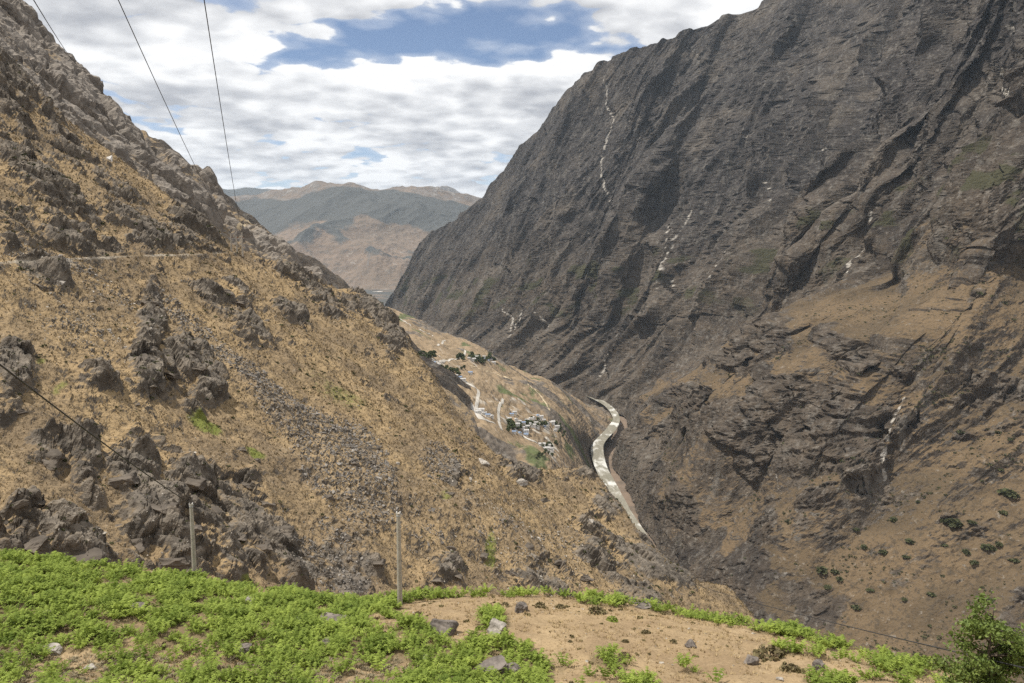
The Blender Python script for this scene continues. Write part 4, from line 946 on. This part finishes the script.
# small brown shrubs, one by one
M['brown_shrub'] = simple('brown_shrub', (0.075, 0.062, 0.030), (0.19, 0.155, 0.075), 0.8, 0.9, 0, True)
def twig_bush(seed, mat, n=150):
    r = random.Random(seed); V, F = bush_proto(seed, n, .75)
    c = V.reshape(-1, 4, 3).mean(1, keepdims=True); V = (c + (V.reshape(-1, 4, 3) - c) * .42).reshape(-1, 3)
    me = mesh_from('foliage', V, F, mat, {'var': rng.random(len(V))})
    st = []
    for i in range(9):
        a = r.uniform(0, 6.28); l = r.uniform(.2, .42); st.append(tube([(0, 0, -.05), (math.cos(a) * l * .5, math.sin(a) * l * .5, .18), (math.cos(a) * l, math.sin(a) * l, r.uniform(.25, .4))], [.014, .010, .005], 4))
    return me, mesh_from('stems', *join(st), M['bark'])
TB = [twig_bush(500 + i, M['brown_shrub']) for i in range(3)]; TG = [twig_bush(510 + i, M['fern']) for i in range(2)]
for (px, py, wp, green, lab) in [(597, 611, 22, 0, 'low brown shrub right of the dark boulder near the crest'), (612, 619, 14, 1, 'small green bush below the crest shrubs'), (540, 605, 14, 0, 'low brown shrub behind the dark crest boulder'), (418, 613, 11, 0, 'dark round shrub on dry grass right of the right pole'), (770, 655, 34, 0, 'widest brown shrub on the right half of the knoll'), (790, 668, 22, 0, 'brown shrub below the widest one at the right'), (505, 603, 9, 0, 'tiny brown shrub close to the crest above the dry grass'), (560, 606, 12, 0, 'brown shrub between two others on the crest'), (646, 632, 12, 0, 'brown shrub alone on dry grass right of centre'), (479, 627, 9, 1, 'small green bush left of the pale boulder'), (525, 643, 7, 0, 'dark little shrub on the open dry grass'), (625, 640, 9, 0, 'small shrub on the dry grass above the bottom bracken'), (673, 640, 9, 0, 'small brown shrub right of the lone shrub on dry grass'), (625, 655, 14, 0, 'grey brown shrub over the bottom bracken strip'), (408, 600, 14, 1, 'dark green bush at the foot of the right pole'), (570, 640, 6, 0, 'smallest shrub in the middle of the dry grass'), (500, 648, 8, 0, 'shrub beside the bracken right of the largest boulder')]:
    q, n = cast_down(knoll, px, py + 2)
    if q is None: continue
    sc_ = wp * q[1] / FPX; e = empty('shrub', q, label=lab, category='shrub', group='small shrubs on the knoll'); e.scale = (sc_, sc_, sc_ * .9); e.rotation_euler = (0, 0, random.uniform(0, 6))
    m1, m2 = random.choice(TG if green else TB); link('foliage', m1, e); link('stems', m2, e)

# --- tree at the lower right corner
def build_tree():
    base, _ = drop(knoll, 25.5, 40.0, 60.0); top = at(1030, 618, 40.0); hgt = top[2] - base[2] + .8
    root = empty('broadleaf_tree', base, label='leafy green tree leaning in at the lower right corner', category='tree')
    r = random.Random(4); limbs = [tube([(0, 0, -.3), (.05, 0, hgt * .3), (-.05, .1, hgt * .62), (.0, .05, hgt * .95)], [.13, .11, .07, .02], 8)]; tips = []
    for i in range(34):
        z = hgt * r.uniform(.12, .9); a = r.uniform(0, 6.28); l = r.uniform(1.5, 3.1) * (1.1 - .55 * z / hgt)
        p0 = np.array([0, 0, z]); d = np.array([math.cos(a), math.sin(a), r.uniform(.15, .5)]); mid = p0 + d * l * .5 + np.array([0, 0, .05]); end = p0 + d * l
        limbs.append(tube([p0, mid, end], [.05, .032, .012], 5))
        for q in range(5):
            f = r.uniform(.35, 1.0); b = p0 + d * l * f; e = b + np.array([r.gauss(0, .33), r.gauss(0, .33), r.gauss(.08, .25)]); limbs.append(tube([b, (b + e) / 2 + .03, e], [.015, .01, .005], 4)); tips.append(e); tips.append((b + e) / 2)
    link('trunk', mesh_from('trunk', *join(limbs), M['bark']), root)
    V, F = [], []
    for t in tips:
        for q in range(30):
            c = t + np.array([r.gauss(0, .21), r.gauss(0, .21), r.gauss(0, .15)]); a = Vector((r.gauss(0, 1), r.gauss(0, 1), r.gauss(.6, .7))).normalized(); b = a.orthogonal().normalized(); b.rotate(Matrix.Rotation(r.uniform(0, 6.28), 3, a)); cc = a.cross(b)
            L = r.uniform(.08, .15); k = len(V); bb, c2 = np.array(b) * L, np.array(cc) * L * .5
            V += [c - bb, c + c2, c + bb, c - c2]; F += [(k, k + 1, k + 2), (k, k + 2, k + 3)]
    link('crown', mesh_from('crown', np.array(V), np.array(F), M['leaf'], {'var': np.repeat(rng.random(len(V) // 4), 4)}), root)
build_tree()

# --- concrete poles on the knoll and their cable
def pole(px, py_base, py_top, label):
    b, _ = cast_down(knoll, px, py_base); top = at(px, py_top, b[1]); h = top[2] - b[2]
    root = empty('utility_pole', b, label=label, category='pole', group='concrete poles on the knoll')
    link('shaft', mesh_from('shaft', *tube([(0, 0, -.6), (0, 0, h * .5), (0, 0, h)], [.215, .19, .155], 12), M['concrete'], smooth=False), root)
    link('cap', mesh_from('cap', *join([tube([(0, 0, h - .28), (0, 0, h - .16)], [.175, .175], 12), box((.0, 0, h - .06), (.42, .09, .09))]), M['steel']), root)
    for sx in (-.14, .14): link('insulator', mesh_from('insulator', *tube([(sx, 0, h - .03), (sx, 0, h + .04), (sx, 0, h + .06), (sx, 0, h + .13)], [.025, .05, .03, .045], 8), M['white_stone']), root)
    return b, h
pb, ph = pole(195, 578, 504, 'left grey concrete pole standing at the back edge of the bracken')
pole(400, 604, 513, 'right grey concrete pole standing where bracken meets dry grass')
def cable(name, p0, p1, sag, rad, label, n=40, group=None):
    t = np.linspace(0, 1, n)[:, None]; P = np.array(p0) * (1 - t) + np.array(p1) * t; P[:, 2] -= (4 * sag * t * (1 - t))[:, 0]
    return link(name, mesh_from(name, *tube(P, rad, 6), M['wire'], smooth=True), label=label, category='cable', group=group)
cable('power_cable', pb + np.array([0, 0, ph]), at(-60, 318, 24), .25, .035, 'black cable running from the left pole up to the left picture edge')
q, _ = cast_down(hill, 668, 573, 1.0)
cable('power_cable', q + np.array([0, 0, .5]), at(1120, 690, 30), 1.5, .042, 'black cable crossing the lower right in front of the far slope')

# --- three-post pylon on the footpath corner and the lines overhead
q, _ = cast_down(hill, 233, 252, .5)
root = empty('power_pylon', q, label='grey wooden post pylon on the shoulder where the footpath turns', category='pylon')
TOPS = []
for (px, top) in ((231.5, 233.5), (237, 236), (242.5, 232.5)):
    x = (px - 233) / FPX * q[1]; h = (252 - top) / FPX * q[1]
    link('post', mesh_from('post', *tube([(x, 0, -2.0), (x, 0, h)], [.42, .32], 8), M['concrete']), root); TOPS.append(q + np.array([x, 0, h]))
link('crossarm', mesh_from('crossarm', *box(((237 - 233) / FPX * q[1], .0, 6.2), (7.4, .25, .3)), M['steel']), root)
for px in (231.5, 237, 242.5): link('insulator', mesh_from('insulator', *tube([((px - 233) / FPX * q[1] + .5, 0, 6.3), ((px - 233) / FPX * q[1] + .5, 0, 7.1)], [.1, .16], 6), M['ceramic']), root)
gl = 'power lines against the sky'
cable('power_line', TOPS[0], at(112, -14, 95), 2.0, .060, 'middle power line slanting through the clouded sky', 60, gl)
cable('power_line', TOPS[2], at(202, -14, 95), 2.0, .060, 'right power line falling to the pylon, nearly upright against cloud', 60, gl)
cable('power_line', at(80, 68, 668), at(24, -16, 150), 2.0, .12, 'left power line meeting the grey crag at upper left', 60, gl)

# --- white stone above the path
boul_w, _ = cast_down(hill, 109, 160, .5)
o = link('painted_stone', boulder_mesh(77, M['white_stone'], (1, .7, 1)), label='small white stone on the ridge above the footpath', category='stone'); o.location = boul_w; o.scale = (2.4, 2.4, 3.0)

# --- village: houses, roads, trees
def house_parts(w, d, h, roofm):
    wall_me = mesh_from('wall', *box((0, 0, h / 2 - 3), (w, d, h + 6)), M['plaster'])
    o_ = .7; rv = np.array([(-w / 2 - o_, -d / 2 - o_, h), (w / 2 + o_, -d / 2 - o_, h), (w / 2 + o_, d / 2 + o_, h), (-w / 2 - o_, d / 2 + o_, h), (-w / 2 - o_, 0, h + d * .28), (w / 2 + o_, 0, h + d * .28)])
    roof_me = mesh_from('roof', rv, np.array([(0, 1, 5), (0, 5, 4), (2, 3, 4), (2, 4, 5), (0, 4, 3), (1, 2, 5), (0, 3, 2), (0, 2, 1)]), roofm)
    win = mesh_from('window', *box((0, 0, 0), (1.6, .12, 1.7)), M['window'])
    return wall_me, roof_me, win, (w, d, h)
HOUSE = [house_parts(15, 9, 7, M['roof']), house_parts(11, 8, 6.5, M['roof']), house_parts(19, 10, 8, M['roof']), house_parts(13, 9, 6, M['roof_blue']), house_parts(14, 9, 7, M['roof']), house_parts(12, 8, 6, M['roof'])]
LOW = [(533, 427), (537.5, 428), (541, 425), (527, 428), (516, 421), (555, 431), (545, 428), (519.5, 423), (522.5, 429), (527, 421.5), (531, 420), (538, 417), (540.5, 418), (547.5, 424.5), (552, 424), (553, 423), (549, 446.5), (546, 450), (511.5, 415.5), (514.5, 413.5), (517, 426), (525.5, 432.5), (514, 433), (509.5, 420), (534, 419), (523.5, 424), (529, 425), (536, 424), (544, 421), (520, 434.5), (542, 446), (551.5, 450), (557, 428), (539.5, 421.5), (526, 436)]
UPP = [(479, 357), (482, 359.5), (486, 360), (489, 361.5), (473, 360.8), (469, 359.3), (493.7, 363.7), (476, 358.5), (484, 357.5), (491, 360)]
MID = [(433.7, 363.7), (438, 366.6), (442.5, 371), (435, 369.5), (470.3, 374), (450.5, 375.5), (460, 378.5), (463, 381), (445, 373), (456, 377)]
CAR = [(477.6, 413.5), (480.5, 412), (487.8, 416.4), (492, 418), (484, 414.5)]
def houses(lst, label, grp):
    for j, (px, py) in enumerate(sorted(lst)):
        p, n = cast(terr, px, py)
        if p is None: continue
        wm, rm_, wn, (w_, d_, h_) = random.choice(HOUSE)
        e = empty('village_house', p, label=label + ', ' + ORD[j] + ' from the left', category='house', group=grp); e.rotation_euler = (0, 0, random.choice([.2, .35, 1.75, .1]) + random.uniform(-.15, .15)); k = random.uniform(.85, 1.15); e.scale = (k, k, k)
        link('wall', wm, e); link('roof', rm_, e)
        for s_ in (-.3, 0, .3):
            o = link('window', wn, e); o.location = (w_ * s_, -d_ / 2 - .02, h_ * .6)
houses(LOW, 'tiny white walled house in the lower village', 'houses of the lower village')
houses(UPP, 'tiny pale house in the far rim hamlet', 'houses of the rim hamlet')
houses(MID, 'tiny pale house in the hamlet left of the long road', 'houses of the left hamlet')
houses(CAR, 'tiny white building in the roadside yard', 'buildings of the roadside yard')
def road(pts, width, name='road', ob=terr, mat='road', lift=1.2, step=1.2):
    P = []
    for (a, b) in zip(pts[:-1], pts[1:]):
        k = max(2, int(math.hypot(b[0] - a[0], b[1] - a[1]) / step))
        for j in range(k):
            p, n = cast(ob, a[0] + (b[0] - a[0]) * j / k, a[1] + (b[1] - a[1]) * j / k)
            if p is not None: P.append(p)
    if len(P) < 3: return
    P = np.array(P); P = P[np.concatenate([[True], np.linalg.norm(np.diff(P[:, :2], axis=0), axis=1) > .2])]
    for _ in range(3): P[1:-1] = (P[:-2] + 2 * P[1:-1] + P[2:]) / 4
    m_ = len(P) * 3; P = catmull(P, np.linspace(0, len(P) - 1, m_))
    t = np.gradient(P[:, :2], axis=0); t /= np.linalg.norm(t, axis=1, keepdims=True) + 1e-9; s_ = np.stack([-t[:, 1], t[:, 0]], 1)
    rows = []
    for v in np.linspace(-.5, .5, 5):
        q = P.copy(); q[:, :2] += s_ * v * width
        for r_ in q:
            d_, _n = drop(ob, r_[0], r_[1])
            if d_ is not None: r_[2] = d_[2] + lift
        rows.append(q)
    return grid_obj(name, np.stack(rows, 1), M[mat], smooth=True)
road([(400, 319), (412, 326), (424, 332), (434, 336)], 6)
road([(438, 346), (446, 339.5)], 8); road([(457, 359), (462, 356.5), (465, 354), (465.3, 349)], 8)
road([(426, 363), (440, 362), (452, 359.5), (462, 358)], 9)
road([(460, 378), (468, 384), (475, 388), (479, 391), (477.5, 400), (476, 409), (480.5, 418), (488, 421), (496, 424)], 9)
road([(466.6, 399.5), (472, 408), (479, 416), (487, 420.5)], 16, mat='gravel', lift=.8)
road([(503, 399), (500, 405), (498.3, 410), (499, 423), (502, 431)], 8)
road([(506, 416), (511.5, 426), (519, 433), (527, 439), (535.6, 442), (544, 449), (550, 446), (554, 449), (548, 455)], 7)
road([(440, 390), (455, 396), (470, 405)], 5, 'track', mat='path'); road([(528, 384), (540, 395), (547, 405), (550, 412)], 7, 'track', mat='path'); road([(470, 366), (490, 372), (512, 380)], 6, 'track', mat='path')
road([(236, 228), (250, 221), (262, 218), (272, 213)], 2.4, 'track', spur2, 'path', .25, 1.0)
# trees of the villages
def far_tree(seed):
    V, F = join([(bush_proto(seed + q, 40, .95)[0] + np.array([random.uniform(-.2, .2), random.uniform(-.2, .2), .35 + .25 * q]), bush_proto(seed + q, 40, .95)[1]) for q in range(3)])
    return mesh_from('crown', V, F, M['tree_far'], {'var': rng.random(len(V))}), mesh_from('trunk', *tube([(0, 0, -.2), (0, 0, .6)], [.06, .04], 5), M['bark'])
FT = [far_tree(800 + i * 7) for i in range(3)]
VT = []
for (cx, cy, sx, sy, n, w) in [(532, 425, 16, 5, 26, 3.2), (512, 428, 6, 6, 14, 3.4), (550, 446, 8, 3, 8, 3), (484, 360, 14, 4, 22, 3), (425, 358, 10, 5, 20, 4), (448, 372, 14, 5, 20, 3.4), (462, 358, 8, 3, 10, 3), (560, 430, 8, 6, 8, 2.6), (545, 456, 12, 3, 8, 3)]:
    VT += [(random.gauss(cx, sx * .5), random.gauss(cy, sy * .5), w * random.uniform(.7, 1.3)) for _ in range(n)]
for (px, py, wp) in VT:
    p, n = cast(terr, px, py)
    if p is None: continue
    e = empty('village_tree', p, label='tiny dark green tree among the houses on the valley slope', category='tree', group='trees among the village houses'); k = wp * p[1] / FPX; e.scale = (k, k, k); e.rotation_euler = (0, 0, random.uniform(0, 6))
    c_, t_ = random.choice(FT); link('crown', c_, e); link('trunk', t_, e)

# --- the air of the gorge
def haze():
    b = bpy.data.meshes.new('haze'); V, F = box((-2000, 12500, 525), (38000, 26800, 2970)); me = mesh_from('haze', V, F)
    m = bpy.data.materials.new('haze'); m.use_nodes = True; nt = m.node_tree; nt.nodes.clear(); out = nt.nodes.new('ShaderNodeOutputMaterial'); v = nt.nodes.new('ShaderNodeVolumePrincipled')
    v.inputs['Color'].default_value = (0.66, 0.82, 1.0, 1); v.inputs['Density'].default_value = HAZE; v.inputs['Anisotropy'].default_value = 0.2
    nt.links.new(v.outputs[0], out.inputs['Volume']); me.materials.append(m); link('haze', me, kind='stuff', label='thin blue haze filling the gorge', category='haze')
HAZE = 1.25e-5
haze()
